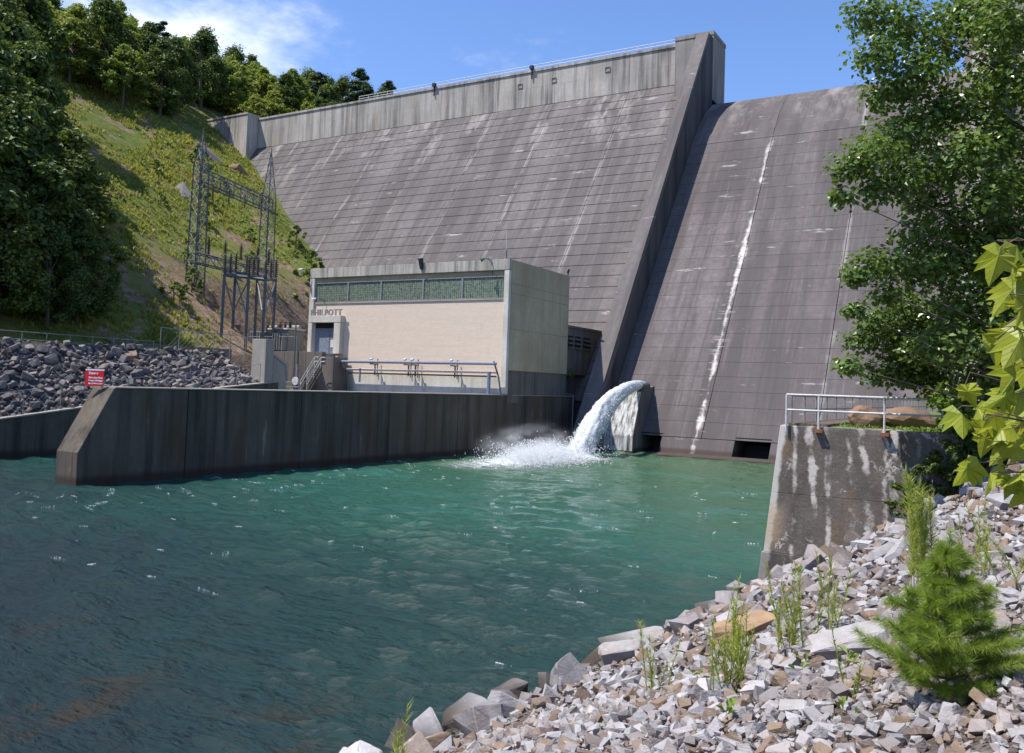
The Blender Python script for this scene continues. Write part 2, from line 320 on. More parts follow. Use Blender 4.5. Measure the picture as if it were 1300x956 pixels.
def hill_material():
    s = S('hillside', .95, .1); x, y, z = s.xyz()
    n = s.noise(.10, 6, .65); f = s.noise(1.4, 6, .72); m_ = s.noise(.35, 5, .7)
    grass = s.ramp(s.m('ADD', s.m('MULTIPLY', n, .6), s.m('MULTIPLY', m_, .4)), [(.30, (.065, .10, .022)), (.45, (.125, .155, .038)), (.57, (.18, .19, .05)), (.66, (.19, .15, .08))])
    grass = s.mix(s.sm(f, .35, .7), grass, s.mix(.7, grass, (.45, .5, .4), 'MULTIPLY'))
    dirt = s.ramp(f, [(.3, (.10, .065, .045)), (.5, (.21, .145, .10)), (.7, (.33, .26, .20))])
    cut = s.m('MULTIPLY', s.m('MULTIPLY', s.sm(y, 66, 73), s.sm(y, 118, 108)), s.sm(s.m('ADD', z, s.m('MULTIPLY', n, 14)), 33, 26))
    bare = s.sm(s.m('ADD', s.noise(.16, 5, .7), s.m('MULTIPLY', m_, .15)), .60, .68)
    track = s.m('MULTIPLY', s.sm(s.m('ABSOLUTE', s.m('SUBTRACT', s.m('ADD', s.m('SUBTRACT', z, 9.0), s.m('MULTIPLY', s.m('SUBTRACT', y, 79), .55)), 0)), 1.6, .8), s.sm(z, 8.8, 10.2))
    c = s.mix(s.m('MAXIMUM', s.m('MULTIPLY', cut, s.sm(m_, .30, .42)), s.m('MAXIMUM', bare, s.m('MULTIPLY', track, .8))), grass, dirt)
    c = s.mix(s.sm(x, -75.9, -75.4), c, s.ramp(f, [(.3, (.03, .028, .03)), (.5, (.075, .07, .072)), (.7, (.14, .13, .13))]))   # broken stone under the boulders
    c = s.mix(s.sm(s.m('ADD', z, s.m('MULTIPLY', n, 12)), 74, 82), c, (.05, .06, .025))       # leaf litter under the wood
    s.col(c); s.bump(f, .7, .25); return s.mat
xsl = np.concatenate([np.array([-68.55, -69.3, -70.4, -71.5, -72.6, -73.7, -74.7, -75.3, -76.5, -78, -79.5, -81.1, -81.3]), np.arange(-82.5, -112, -1.5), np.arange(-113, -176, -2.2), np.arange(-178, -330, -5.), np.arange(-335, -520, -20)])[::-1]
ysl = np.concatenate([np.arange(-200, 20, 10.), np.arange(20, 64, 2.), [64.5, 65.5, 66.1, 66.3, 68], np.arange(70, 142, 2.), np.arange(143, 270, 3.), np.arange(275, 420, 12.)])
HILL = grid('hill_terrain', xsl, ysl, left_h, hill_material()); tag(HILL, kind='structure')
def bank_material():
    s = S('gravel_bank', .95, .2); x, y, z = s.xyz(); f = s.noise(7, 6, .75); n = s.noise(1.3, 5)
    c = s.ramp(f, [(.32, (.05, .038, .032)), (.5, (.13, .10, .085)), (.7, (.30, .26, .24))])
    c = s.mix(s.m('MULTIPLY', s.sm(n, .5, .7), .5), c, (.25, .16, .10)); c = s.mix(s.m('MULTIPLY', s.sm(z, .7, .2), .85), c, (.04, .03, .022))
    s.col(c); s.bump(f, .9, .1); return s.mat
M_gravel = bank_material()
BANK = grid('near_bank', np.concatenate([np.arange(-26, 6, .3), np.arange(6, 120, 6.)]), np.concatenate([np.arange(-60, 0, 6.), np.arange(0, 32.6, .3), [32.68]]), lambda X, Y: bank_h(X, Y)-.02, M_gravel); tag(BANK, kind='structure')
RB2 = grid('bank_berm', np.array([-7.4, -6.5, -6, -5, -3, 0, 3, 6, 12, 25, 40, 60, 90, 120.]), np.concatenate([[32.9], np.arange(34, 150, 4.)]),
           lambda X, Y: 5.93 + np.clip(X-6, 0, 60)*.5 + .05*fbm(X, Y, .8, 2), M_lawn); tag(RB2, kind='structure')
p = MB(); p.box((-7.3, 32.95, 5.9), (-5.9, 70, 6.02)); tag(p.build('gravel_path', M_gravel), kind='structure')
rb = S('river_bed_mud', .95); rb.col(rb.mix(rb.sm(rb.noise(.8, 5), .35, .65), (.05, .04, .025), (.14, .10, .06)))
bed = grid('river_bed', np.linspace(-80, 20, 30), np.linspace(-200, 110, 60), lambda X, Y: -2.6 + 0*X, rb.mat); tag(bed, kind='structure')
# ------------------------------------------------------------------ water
def water_material():
    s = S('river_water', .07, .5); x, y, z = s.xyz(); s.b.inputs['IOR'].default_value = 1.33
    n = s.noise((.08, .05, 1), 5, .6); n2 = s.noise((.35, .9, 1), 5, .65)
    yy = s.m('ADD', y, s.m('MULTIPLY', s.m('SUBTRACT', n, .5), 26))
    yy = s.m('ADD', yy, s.m('MULTIPLY', s.m('ADD', x, 25), .28))
    c = s.ramp(s.m('DIVIDE', yy, 100), [(.02, (.026, .038, .042)), (.14, (.024, .044, .050)), (.28, (.022, .070, .062)), (.42, (.034, .128, .090)), (.62, (.056, .135, .074)), (.85, (.080, .145, .074))])  # nearest tones painted bluer for missing sky reflection; the rest is water colour
    # pale shallows over brown stones close in on the left
    sh = s.m('MULTIPLY', s.sm(y, 19, 9), s.sm(s.noise((.5, .5, 1), 4, .65), .50, .68))
    c = s.mix(s.m('MULTIPLY', sh, .6), c, (.080, .046, .020))
    bub = s.m('MULTIPLY', s.sm(s.noise((.10, .16, 1), 5, .7), .50, .72), s.sm(y, 22, 45))
    c = s.mix(s.m('MULTIPLY', bub, .5), c, (.06, .24, .20))
    # drifting flecks of foam
    fl = s.m('MULTIPLY', s.sm(s.noise((1.0, 2.6, 1), 6, .72), .675, .72), s.sm(s.noise((.09, .12, 1), 4), .46, .60))
    fl = s.m('MULTIPLY', fl, s.sm(y, 14, 32, .25, 1.))
    c = s.mix(fl, c, (.75, .78, .78)); s.col(c); s.put(s.b.inputs['Roughness'], s.m('ADD', s.m('MULTIPLY', fl, .7), .07))
    w1 = s.noise((.9, 2.1, 1), 4, .55); w2 = s.noise((3.2, 6.5, 1), 5, .62)
    s.bump(s.m('ADD', w1, s.m('MULTIPLY', w2, .6)), 1., .62); return s.mat
_wv = []
for k in range(26):
    L = RNG.uniform(.8, 3.2); a = RNG.normal(1.35, .7); _wv.append((2*math.pi/L*math.cos(a), 2*math.pi/L*math.sin(a), RNG.uniform(0, 6.28), .0078*L**.9))
def water_h(X, Y):
    h = np.zeros_like(X)
    for kx, ky, p_, a in _wv: h += a*np.sin(kx*X + ky*Y + p_)
    return h*(.65+.5*np.clip(fbm(X, Y, .09, 2)+.5, 0, 1.5))
WAT = grid('river_water', np.concatenate([np.arange(-110, -52, 1.2), np.arange(-52, -6.5, .36)]), np.concatenate([np.arange(-200, 0, 8.), np.arange(0, 30, .3), np.arange(30, 97, .4)]), water_h, water_material()); tag(WAT, kind='structure')
# ------------------------------------------------------------------ the dam
DAM = thing('dam', 'huge dark grey concrete gravity dam with a sloping spillway', 'dam')
LH = 1.75; GAP = .07
def slab(w, h, k=.7, pr=.075):
    b = MB(); b.prism([(-pr, 0), (k*h-.0, h), (k*h+1.1, h), (1.1, 0)], .04, w-.04); return b
def face_y(z): return 94 + .7*z
def spill_y(z): return 92.5 + .7*z
for k in range(len(JL)-1):
    x0, x1 = JL[k], JL[k+1]
    zb = -3 if x0 > -90 else max(0, float(left_h(x1, 112))-10)
    c = MB(); c.prism([(face_y(zb)+.4, zb), (face_y(58)+.4, 58), (135.6, 58), (135.6, 64.7), (141, 64.7), (141, zb)], x0, x1)
    mono = c.build('monolith', M_core, DAM)
    me = slab(x1-x0, LH-GAP).mesh('concrete_lift', M_dam)
    j0 = 0
    for j in range(33):
        z = .25 + j*LH
        xe = x1
        if z + 2 < float(left_h(xe, face_y(z)-1)) - 2: continue      # buried in the hillside
        if x1 <= -44.2 and -78 < x1 and z < 5: continue              # behind the powerhouse
        o = link('concrete_lift', me, mono); o.location = (x0, face_y(z), z)
    pm = MB(); pm.box((x0+.03, 134.6, 58.05), (x1-.03, 135.55, 61.5)); pm.box((x0+.03, 134.63, 61.53), (x1-.03, 135.55, 64.4)); pm.box((x0+.03, 134.45, 64.42), (x1-.03, 136.0, 64.85))
    pm.build('parapet_panel', M_parapet, DAM)
# abutment block at the hill end
b = MB(); b.box((-166, 131.4, 54), (-146.5, 137, 64.9)); b.box((-166, 131.25, 64.92), (-146.4, 137, 65.3)); b.build('abutment_block', M_parapet, DAM)
# box fixtures and a black lamp on the parapet
for x, z in ((-61.5, 62.6), (-72, 62.3), (-79, 62.2)):
    b = MB(); b.box((x-.5, 134.5, z-.45), (x+.5, 134.62, z-.36)); b.box((x-.5, 134.5, z+.36), (x+.5, 134.62, z+.45)); b.box((x-.5, 134.5, z-.355), (x-.41, 134.62, z+.355)); b.box((x+.41, 134.5, z-.355), (x+.5, 134.62, z+.355)); b.build('gauge_frame', M_pale, DAM)
# pier and the long buttress wall beside the spillway
b = MB(); b.box((-48.6, 132.7, 54), (-42.2, 139.2, 64.6)); b.box((-48.65, 132.6, 64.62), (-42.12, 139.3, 65.25)); b.build('pier', M_pier, DAM)
prof = [(88.7+.656*-2, -2), (100, -2), (150, 50), (150, 53), (132.72, 53), (132.72, 64.0), (130.7, 64.0)]
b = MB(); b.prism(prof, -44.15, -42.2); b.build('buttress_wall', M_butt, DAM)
b = MB(); b.prism([(88.7-.656*2-.05, -2), (88.72, -2), (130.68, 64.0), (130.2, 64.0)], -44.17, -42.17); b.build('buttress_cap', M_dam, DAM)
# spillway: three monoliths of lifts with a rounded crest
CP = [(spill_y(46.0), 46.0), (127.4, 48.9), (130.0, 51.2), (133.0, 53.2), (136.5, 54.35), (140.0, 54.6), (144.0, 53.9), (150, 50), (150, 40)]
OPEN = [(-38.3, -34.7), (-26.4, -22.5)]
for k in range(3):
    x0, x1 = JR[k], JR[k+1]
    c = MB(); c.prism([(spill_y(1.95)+.5, 1.95), (spill_y(46)+.4, 46), (150, 46), (150, -3), (spill_y(-3)+5, -3), (spill_y(1.95)+5, 1.95)], x0, x1); mono = c.build('spillway_monolith', M_core, DAM)
    me = slab(x1-x0, LH-.025, pr=.02).mesh('concrete_lift', M_spill)
    for j in range(25):
        z = 2.0 + j*LH
        if z + LH > 46.3: break
        o = link('concrete_lift', me, mono); o.location = (x0, spill_y(z), z)
    zt = 2.0 + j*LH
    c = MB(); c.prism([(spill_y(zt)-.06, zt), *CP[1:], (132, 40), (spill_y(zt)+1.2, zt)], x0+.03, x1-.03); cr_ = c.build('spillway_crest', M_spill, mono, smooth=False)
    xs_ = [x0] + [v for o_ in OPEN if x0 <= o_[0] < x1 for v in o_] + [x1]
    for a in range(0, len(xs_), 2):
        c = MB(); c.prism([(spill_y(-3)-.12, -3), (spill_y(1.93)-.12, 1.93), (spill_y(1.93)+5, 1.93), (spill_y(-3)+7, -3)], xs_[a], xs_[a+1]); c.build('toe_block', M_spill, mono)
for a, b_ in OPEN:
    c = MB(); c.box((a, 98.4, -2), (b_, 98.9, 2.4)); c.box((a, 94, 1.95), (b_, 98.9, 2.3)); c.build('sluice_opening', M_dark, DAM)
c = MB(); c.prism([(90.4, -2), (90.4, .10), (92.45, .28), (92.6, -2)], -34.7, -8.4); c.build('toe_apron', M_stain, DAM)
# sluice outlet block that throws the jet
c = MB(); c.poly([(-41.2, 91.4, -2), (-37.3, 91.4, -2), (-37.3, 91.5, 1.9), (-37.4, 94.0, 7.0), (-39.6, 94.0, 7.0), (-41.2, 91.5, 1.9), (-41.2, 100, -2), (-37.3, 100, -2), (-37.3, 101, 8.2), (-39.6, 101, 8.2)],
                 [(0, 1, 2, 5), (5, 2, 3, 4), (1, 7, 8, 3, 2), (0, 5, 4, 9, 6), (3, 8, 9, 4), (7, 6, 9, 8), (0, 6, 7, 1)])
OB = c.build('outlet_block', M_stain, DAM)
c = MB(); c.tube([(-37.9, 96.5, 7.6), (-37.75, 94.2, 7.45)], .55, 14); c.build('outlet_pipe', M_steelblue, OB)
# far side of the spillway (mostly behind the big tree)
b = MB(); b.box((-6.4, 132.7, 50), (1, 139.2, 64.6)); b.box((-6.5, 132.6, 64.62), (1.1, 139.3, 65.25)); b.build('pier', M_pier, DAM)
b = MB(); b.prism(prof, -5.0, -3.0); b.build('buttress_wall', M_pier, DAM)
me = slab(14, LH-GAP).mesh('concrete_lift', M_dam)
for k in range(2):
    x0 = -3 + 14*k
    c = MB(); c.prism([(face_y(-3)+.4, -3), (face_y(58)+.4, 58), (135.6, 58), (135.6, 64.7), (141, 64.7), (141, -3)], x0, x0+14); mono = c.build('monolith', M_core, DAM)
    for j in range(14, 33):
        o = link('concrete_lift', me, mono); o.location = (x0, face_y(.25+j*LH), .25+j*LH)
    pm = MB(); pm.box((x0+.03, 134.6, 58.05), (x0+13.97, 135.55, 64.4)); pm.box((x0+.03, 134.45, 64.42), (x0+13.97, 136, 64.85)); pm.build('parapet_panel', M_parapet, DAM)
c = MB(); c.prism([(face_y(-3)+.4, -3), (face_y(64), 64), (141, 64.7), (141, -3)], 25, 130); c.build('far_wing', M_dam, DAM)
# handrail on the crest
HR = thing('crest_handrail', 'white steel handrail along the top of the dam', 'railing')
for z in (65.45, 65.95): MB().tube([(-118, 135.2, z), (-48.7, 135.2, z)], .055, 6).build('rail', M_white, HR)
pme = MB().tube([(0, 0, 64.8), (0, 0, 65.95)], .05, 6).mesh('post', M_white)
for k in range(29): o = link('post', pme, HR); o.location = (-118+k*2.47, 135.2, 0)
for x in (-98.3, -76.5):
    L = thing('crest_lamp', 'small dark lamp bracketed to the dam parapet, ' + ('nearer the hillside' if x < -90 else 'nearer the tall pier'), 'lamp', 'lamps on the dam parapet', (x, 134.3, 64))
    MB().box((-.35, -.3, .9), (.35, .3, 1.5)).build('lamp_head', M_black, L); MB().tube([(0, .1, -.9), (0, .1, .9)], .13, 6).build('bracket', M_black, L)
# ------------------------------------------------------------------ river training wall (between tailrace and stilling basin)
def wx(y): return -49.2 + (y-32.7)*.0363          # river face of the wall
RW = thing('river_wall', 'long dark stained concrete training wall with a sloping nose, running to the dam', 'wall')
TH = 2.15
def wall_seg(prof):
    b = MB(); n = len(prof); pts = [(wx(y), y, z) for y, z in prof] + [(wx(y)-TH, y, z) for y, z in prof]
    b.poly(pts, [tuple(range(n-1, -1, -1)), tuple(range(n, 2*n))] + [(i, (i+1) % n, (i+1) % n+n, i+n) for i in range(n)]); return b
cuts = [40, 50.5, 61, 71.5, 83.5, 96]
wall_seg([(32.35, -2.5), (40-.03, -2.5), (40-.03, 6.0), (34.45, 6.0), (32.3, 2.05)]).build('nose', M_wall, RW, bevel=.05)
for a, b_ in zip(cuts, cuts[1:]): wall_seg([(a+.03, -2.5), (b_-.03, -2.5), (b_-.03, 5.98), (a+.03, 5.98)]).build('wall_panel', M_wall, RW, bevel=.04)
b = MB(); b.poly([(wx(y)+dx, y, z) for z in (-2, 5.6) for y, dx in ((35, -.35), (95.5, -.35), (95.5, -TH+.35), (35, -TH+.35))], [(3,2,1,0),(4,5,6,7),(0,1,5,4),(1,2,6,5),(2,3,7,6),(3,0,4,7)]); b.build('wall_core', M_core, RW)
b = MB(); b.poly([(wx(34.6)+.05, 34.5, 6.003), (wx(96)+.05, 96, 6.003), (wx(96)-TH, 96, 6.003), (wx(34.6)-TH, 34.5, 6.003), (wx(34.6)+.05, 34.5, 6.09), (wx(96)+.05, 96, 6.09), (wx(96)-TH, 96, 6.09), (wx(34.6)-TH, 34.5, 6.09)], [(3,2,1,0),(4,5,6,7),(0,1,5,4),(1,2,6,5),(2,3,7,6),(3,0,4,7)]); b.build('coping', M_pale, RW)
b = MB(); b.tube([(wx(95)+.12, 95.2, .4), (wx(95)+.12, 95.2, 6.2), (wx(95)-1.0, 95.2, 6.35)], .09, 6); b.build('conduit', M_steel, RW)
# tailrace bank wall on the far side
TW = thing('tailrace_wall', 'dark concrete bank wall below the boulder slope, its top rising towards the powerhouse', 'wall')
ys_ = [-60, 20, 30.5, 38.2, 46, 53.5, 60.5, 67.4]
for a, b_ in zip(ys_, ys_[1:]):
    za, zb = float(wtop(a)), float(wtop(b_)); c = MB()
    c.poly([(-68.3, a+.02, -2.5), (-68.3, b_-.02, -2.5), (-68.3, b_-.02, zb), (-68.3, a+.02, za), (-69, a+.02, -2.5), (-69, b_-.02, -2.5), (-69, b_-.02, zb), (-69, a+.02, za)], [(0,1,2,3),(7,6,5,4),(0,4,5,1),(1,5,6,2),(2,6,7,3),(3,7,4,0)])
    c.build('wall_panel', M_wall, TW)
    c = MB(); c.poly([(-68.22, a, za+.01), (-68.22, b_, zb+.01), (-68.22, b_, zb+.13), (-68.22, a, za+.13), (-69.05, a, za+.01), (-69.05, b_, zb+.01), (-69.05, b_, zb+.13), (-69.05, a, za+.13)], [(0,1,2,3),(7,6,5,4),(0,4,5,1),(1,5,6,2),(2,6,7,3),(3,7,4,0)])
    c.build('coping', M_pale, TW)
EB = thing('end_block', 'pale concrete end block with a stepped wing beside the boulder slope', 'wall')
MB().box((-70.4, 65.4, 4), (-68.35, 66.6, 11.1)).build('block', M_pale, EB, bevel=.04)
c = MB(); c.prism([(66.62, 4), (68.6, 4), (68.6, 6.7), (68.3, 8.4), (66.62, 9.3)], -69.1, -68.36); c.build('wing', M_pale, EB, bevel=.03)
c = MB(); c.prism([(66.62, 9.32), (68.32, 8.42), (68.62, 6.72), (68.8, 6.72), (68.6, 8.6), (66.62, 9.5)], -69.2, -68.28); c.build('coping', M_pale, EB)
# decks and lower platform
DK = thing('yard_deck', 'stained concrete retaining wall and deck between powerhouse and boulder slope', 'retaining wall')
MB().box((-95, 78, 2), (-76.35, 103, 10.2)).build('deck_slab', M_stain, DK)
for a, b_ in ((-81.2, -77.6), (-77.6, -74.0), (-74.0, -71.45)): MB().box((a+.02, 77.3, 4.5), (b_-.02, 77.98, 10.32)).build('wall_panel', M_stain, DK, bevel=.03)
MB().box((-76.3, 78.05, 2), (-71.5, 79.7, 10.15)).build('entry_slab', M_pale, DK)
MB().box((-71.4, 77.2, 3), (-69.5, 79.7, 9.75)).build('stair_block', M_stain, DK, bevel=.04)
MB().box((-81.2, 66.7, 2), (-68.4, 77.28, 5.55)).build('lower_platform', M_stain, DK)
MB().box((-68.35, 68.9, -2), (wx(70)-TH-.3, 79.7, 5.5)).build('tailrace_deck', M_stain, DK)
b = MB(); b.prism([(78.1, 9.0), (78.1, 13.6), (86, 14.4), (86, 9.0)], -96.5, -95.1); b.build('side_wall', M_stain, DK)
ST = thing('yard_stair', 'steel stair with white handrails climbing to the powerhouse door', 'stair')
for i in range(10): MB().box((-73.4+.2*i, 76.1, 5.8+.27*i), (-73.1+.2*i, 77.1, 5.86+.27*i)).build('tread', M_steel, ST)
for yy in (76.05, 77.12):
    MB().bar((-73.5, yy, 5.6), (-71.4, yy, 8.5), .09).build('stringer', M_steel, ST)
    for dz in (.55, 1.05): MB().tube([(-73.5, yy, 5.75+dz), (-71.4, yy, 8.6+dz), (-70.8, yy, 8.6+dz)], .045, 6).build('handrail', M_white, ST)
    for t in (0, .5, 1): MB().tube([(-73.5+2.1*t, yy, 5.6+2.9*t), (-73.5+2.1*t, yy, 6.8+2.85*t)], .04, 6).build('post', M_white, ST)
PR = thing('platform_railing', 'low grey pipe railing on the dark platform below the stair', 'railing')
for z in (6.05, 6.6): MB().tube([(-79, 75.9, z), (-73.6, 75.9, z)], .04, 6).build('rail', M_steel, PR)
for i in range(6): MB().tube([(-79+1.07*i, 75.9, 5.5), (-79+1.07*i, 75.9, 6.62)], .04, 6).build('post', M_steel, PR)
VP = thing('valve_stand', 'pale blue upright pipe with a valve wheel on the platform', 'pipe', loc=(-74.6, 76.6, 5.55))
MB().tube([(0, 0, 0), (0, 0, 3.2)], .16, 10).build('riser', M_bluepipe, VP); MB().tube([(0, -.2, 1.2), (0, -.34, 1.2)], .5, 14).build('hand_wheel', M_white, VP); MB().tube([(0, 0, .7), (0, 0, 1.7)], .27, 10).build('valve_body', M_bluepipe, VP)
# ------------------------------------------------------------------ powerhouse
PH = thing('powerhouse', 'cream brick and concrete powerhouse block at the foot of the dam', 'building')
X0, X1, Y0, Y1, ZR = -76.25, -47.3, 79.8, 94.2, 20.8
MB().box((X0+.3, Y0+.45, 5), (X1-.35, Y1-.1, 20.3)).build('core', M_ph, PH)
MB().box((X0, Y0+.02, 5), (X1-.36, Y0+.44, 7.95)).build('base_wall', M_ph, PH)
MB().box((X0+.75, Y0+.22, 7.97), (X1-.68, Y0+.45, 16.35)).build('brick_wall', M_brick, PH)
MB().box((X0+.75, Y0+.12, 16.37), (X1-.68, Y0+.5, 16.56)).build('sill', M_pale, PH)
MB().box((X0+.75, Y0+.34, 19.02), (X1-.68, Y0+.47, 19.6)).build('recess_band', M_phend, PH)
MB().box((X0, Y0-.03, 7.96), (X0+.74, Y1-.2, 19.58)).build('corner_pilaster', M_ph, PH, bevel=.03)
MB().box((X1-.67, Y0-.03, 6.12), (X1-.05, Y0+.46, 19.58)).build('corner_pilaster', M_ph, PH, bevel=.03)
MB().box((X0-.02, Y0-.06, 19.61), (X1-.03, Y0+.46, ZR)).build('fascia', M_fascia, PH, bevel=.03)
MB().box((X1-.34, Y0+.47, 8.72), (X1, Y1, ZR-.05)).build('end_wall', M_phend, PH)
MB().box((X1-.34, Y0+.47, 5.2), (X1-.08, Y1, 8.70)).build('end_base', M_stain, PH)
MB().box((X0, Y0+.47, ZR-.25), (X1-.36, Y1, ZR-.06)).build('roof', M_phend, PH)
for zz in (18.15, 17.1, 13.2): MB().box((X1-.01, Y0+.5, zz), (X1+.004, Y1-.1, zz+.035)).build('formwork_seam', M_stain, PH)
wxs = [X0+.78, -70.2, -65.1, -58.95, -53.55, X1-.7]
for a, b_ in zip(wxs, wxs[1:]):
    fr = MB()
    fr.box((a, Y0+.16, 16.58), (a+.1, Y0+.42, 19.0)); fr.box((b_-.1, Y0+.16, 16.58), (b_, Y0+.42, 19.0)); fr.box((a+.1, Y0+.16, 18.9), (b_-.1, Y0+.42, 19.0)); fr.box((a+.1, Y0+.16, 16.58), (b_-.1, Y0+.42, 16.66))
    f = fr.build('window', M_steel, PH)
    MB().box((a+.11, Y0+.37, 16.67), (b_-.11, Y0+.41, 18.89)).build('pane', M_dark, f)
    nx = round((b_-a-.22)/.275); dx = (b_-a-.22)/nx; g = MB(); jn = MB()
    for i in range(nx):
        for j in range(8): g.box((a+.11+i*dx+.028, Y0+.26, 16.67+j*.2775+.028), (a+.11+(i+1)*dx-.028, Y0+.36, 16.67+(j+1)*.2775-.028))
    tag(g.build('glass_blocks', M_glassb, f), kind='stuff')
    for i in range(nx+1): jn.box((a+.11+i*dx-.026, Y0+.28, 16.67), (a+.11+i*dx+.026, Y0+.355, 18.89))
    for j in range(1, 8): jn.box((a+.14, Y0+.284, 16.67+j*.2775-.026), (b_-.14, Y0+.35, 16.67+j*.2775+.026))
    tag(jn.build('mortar_grid', M_joint, f), kind='stuff')
# door portal and name letters
fr = MB(); fr.box((-75.5, Y0-.55, 10.2), (-75.12, Y0+.2, 14.0)); fr.box((-71.55, Y0-.55, 10.2), (-70.55, Y0+.2, 14.0)); fr.box((-75.52, Y0-.58, 14.01), (-70.5, Y0+.2, 14.85)); fr.build('door_portal', M_ph, PH, bevel=.03)
D = MB().box((-75.1, Y0+.12, 10.2), (-71.57, Y0+.17, 13.35)).build('door', M_door, PH)
MB().box((-75.1, Y0+.06, 13.1), (-71.57, Y0+.115, 13.2)).build('transom_bar', M_steel, D); MB().box((-72.8, Y0+.08, 10.2), (-72.72, Y0+.115, 13.1)).build('door_edge', M_steelblue, D); MB().box((-72.55, Y0+.07, 11.0), (-71.95, Y0+.115, 11.9)).build('notice', M_white, D)
MB().box((-75.1, Y0+.1, 13.36), (-71.57, Y0+.18, 14.0)).build('dark_transom', M_dark, PH)
cu = bpy.data.curves.new('letters', 'FONT'); cu.body = 'PHILPOTT'; cu.size = 1.08; cu.extrude = .07; cu.offset = .015; cu.align_x = 'LEFT'; cu.space_character = 1.22
to = bpy.data.objects.new('letters_tmp', cu); COL.objects.link(to); bpy.context.view_layer.update()
lm = bpy.data.meshes.new_from_object(to.evaluated_get(bpy.context.evaluated_depsgraph_get())); bpy.data.objects.remove(to)
lm.materials.clear(); lm.materials.append(M_letter); wd = max(v.co.x for v in lm.vertices)
le = link('name_letters', lm, PH); le.rotation_euler = (math.radians(90), 0, 0); le.scale = (5.0/wd, 1, 1); le.location = (-75.5, Y0-.42, 14.87)
for x, z, r in ((-76.35, 20.5, 1), (-73.9, 16.75, 2), (-49.6, 20.6, 1)):
    L = thing('wall_lamp', {-76.35: 'white floodlight on the roof corner above the powerhouse door', -73.9: 'small white lamp on a bent arm above the name letters', -49.6: 'dark curved gooseneck lamp near the right roof corner'}[x], 'lamp', 'lamps on the powerhouse', (x, Y0-.1, z))
    MB().tube([(0, .3, -.1), (0, 0, 0), (-.2, -.5, .25), (-.55, -.75, .2)] if r == 2 else [(0, .3, -1.4), (0, 0, -.1), (-.2, -.5, .25), (-.55, -.75, .2)], .055, 6).build('arm', M_steelblue, L); MB().tube([(-.5, -.72, .22), (-.85, -.95, .02)], [.1, .24], 8).build('lamp_head', M_white if x < -60 else M_steelblue, L)
AN = thing('roof_antenna', 'thin grey antenna mast on the powerhouse corner', 'antenna', loc=(-48.0, Y0+.2, ZR)); MB().tube([(0, 0, -.8), (0, 0, 1.0)], .13, 8).build('mast', M_steel, AN); MB().tube([(0, 0, 1), (0, 0, 3.2)], .03, 5).build('whip', M_white, AN); MB().tube([(-.5, 0, 3.1), (.1, 0, 3.1)], .03, 5).build('crossbar', M_steel, AN)
HN = thing('roof_horn', 'black horn loudspeaker on the powerhouse fascia', 'loudspeaker', loc=(-59, Y0-.15, ZR)); MB().tube([(0, 0, -.7), (-.15, -.1, .5)], [.22, .32], 8).build('horn', M_black, HN); MB().tube([(.05, .15, -.9), (0, .05, -.5)], .07, 6).build('bracket', M_black, HN)
H2 = thing('roof_light', 'small dark light on the rear roof corner of the powerhouse', 'lamp', loc=(X1-.2, Y1-.2, ZR)); MB().tube([(0, 0, -.2), (.1, 0, .35)], .07, 6).build('stem', M_black, H2); MB().tube([(0, 0, .35), (.3, -.2, .7)], .14, 8).build('lamp_head', M_black, H2)
# lower annexe
AX = thing('annexe', 'low grey concrete annexe with three louvred vents behind the powerhouse', 'building')
MB().box((-56, 94.25, 8.7), (X1-.15, 106.5, 14.4)).build('body', M_stain, AX); MB().box((-56, 94.25, 14.42), (X1-.06, 106.5, 14.75)).build('coping', M_stain, AX)
MB().box((-56, 94.3, 4), (X1-.9, 104, 8.68)).build('plinth', M_stain, AX)
for a, b_ in ((94.5, 95.9), (96.5, 98.1), (98.9, 100.9)):
    v = MB().box((X1-.14, a, 11.9), (X1-.11, b_, 13.5)).build('vent', M_dark, AX)
    for q in range(3): MB().poly([(X1-.1, a, 12.0+.55*q), (X1-.1, b_, 12.0+.55*q), (X1+.08, b_, 11.9+.55*q), (X1+.08, a, 11.9+.55*q), (X1-.1, a, 12.14+.55*q), (X1-.1, b_, 12.14+.55*q), (X1+.08, b_, 12.04+.55*q), (X1+.08, a, 12.04+.55*q)], [(3,2,1,0),(4,5,6,7),(0,1,5,4),(1,2,6,5),(2,3,7,6),(3,0,4,7)]).build('louvre', M_stain, v)
# pipe gallery along the front
PG = thing('pipe_run', 'blue grey pipes carried on brackets along the powerhouse front', 'pipes')
MB().tube([(-69.6, Y0-1.3, 9.25), (-48.1, Y0-1.3, 9.35), (-47.9, Y0-1.1, 9.35)], .16, 10).build('upper_pipe', M_bluepipe, PG)
MB().tube([(-69.3, Y0-.75, 8.35), (-48.0, Y0-.75, 8.42)], .13, 10).build('lower_pipe', M_palepipe, PG)
MB().tube([(-69.3, Y0-.6, 7.95), (-48.2, Y0-.6, 8.0)], .09, 8).build('cable_tray', M_steelblue, PG)
for x in (-64.9, -60.0, -59.0, -53.6):
    s_ = MB(); s_.bar((x, Y0-1.5, 9.05), (x, Y0, 9.05), .1); s_.bar((x, Y0-.1, 7.6), (x, Y0-.1, 9.7), .1); s_.bar((x, Y0-.55, 7.75), (x, Y0-.55, 9.05), .16); s_.build('bracket', M_steelblue, PG)
    MB().tube([(x-.3, Y0-1.1, 9.62), (x+.05, Y0-1.1, 9.66)], .13, 6).build('lamp_cap', M_white, PG)
for x, r in ((-66.8, .11), (-48.9, .2)): MB().tube([(x, Y0-.95, 8.5), (x, Y0-.95, 6.9 if r < .15 else 5.4)], r, 10).build('drop_pipe', M_bluepipe, PG)
MB().tube([(-48.15, Y0-1.3, 9.6), (-47.75, Y0-.9, 8.0), (-47.45, Y0-.6, 5.6)], .09, 6).build('brace', M_steelblue, PG)
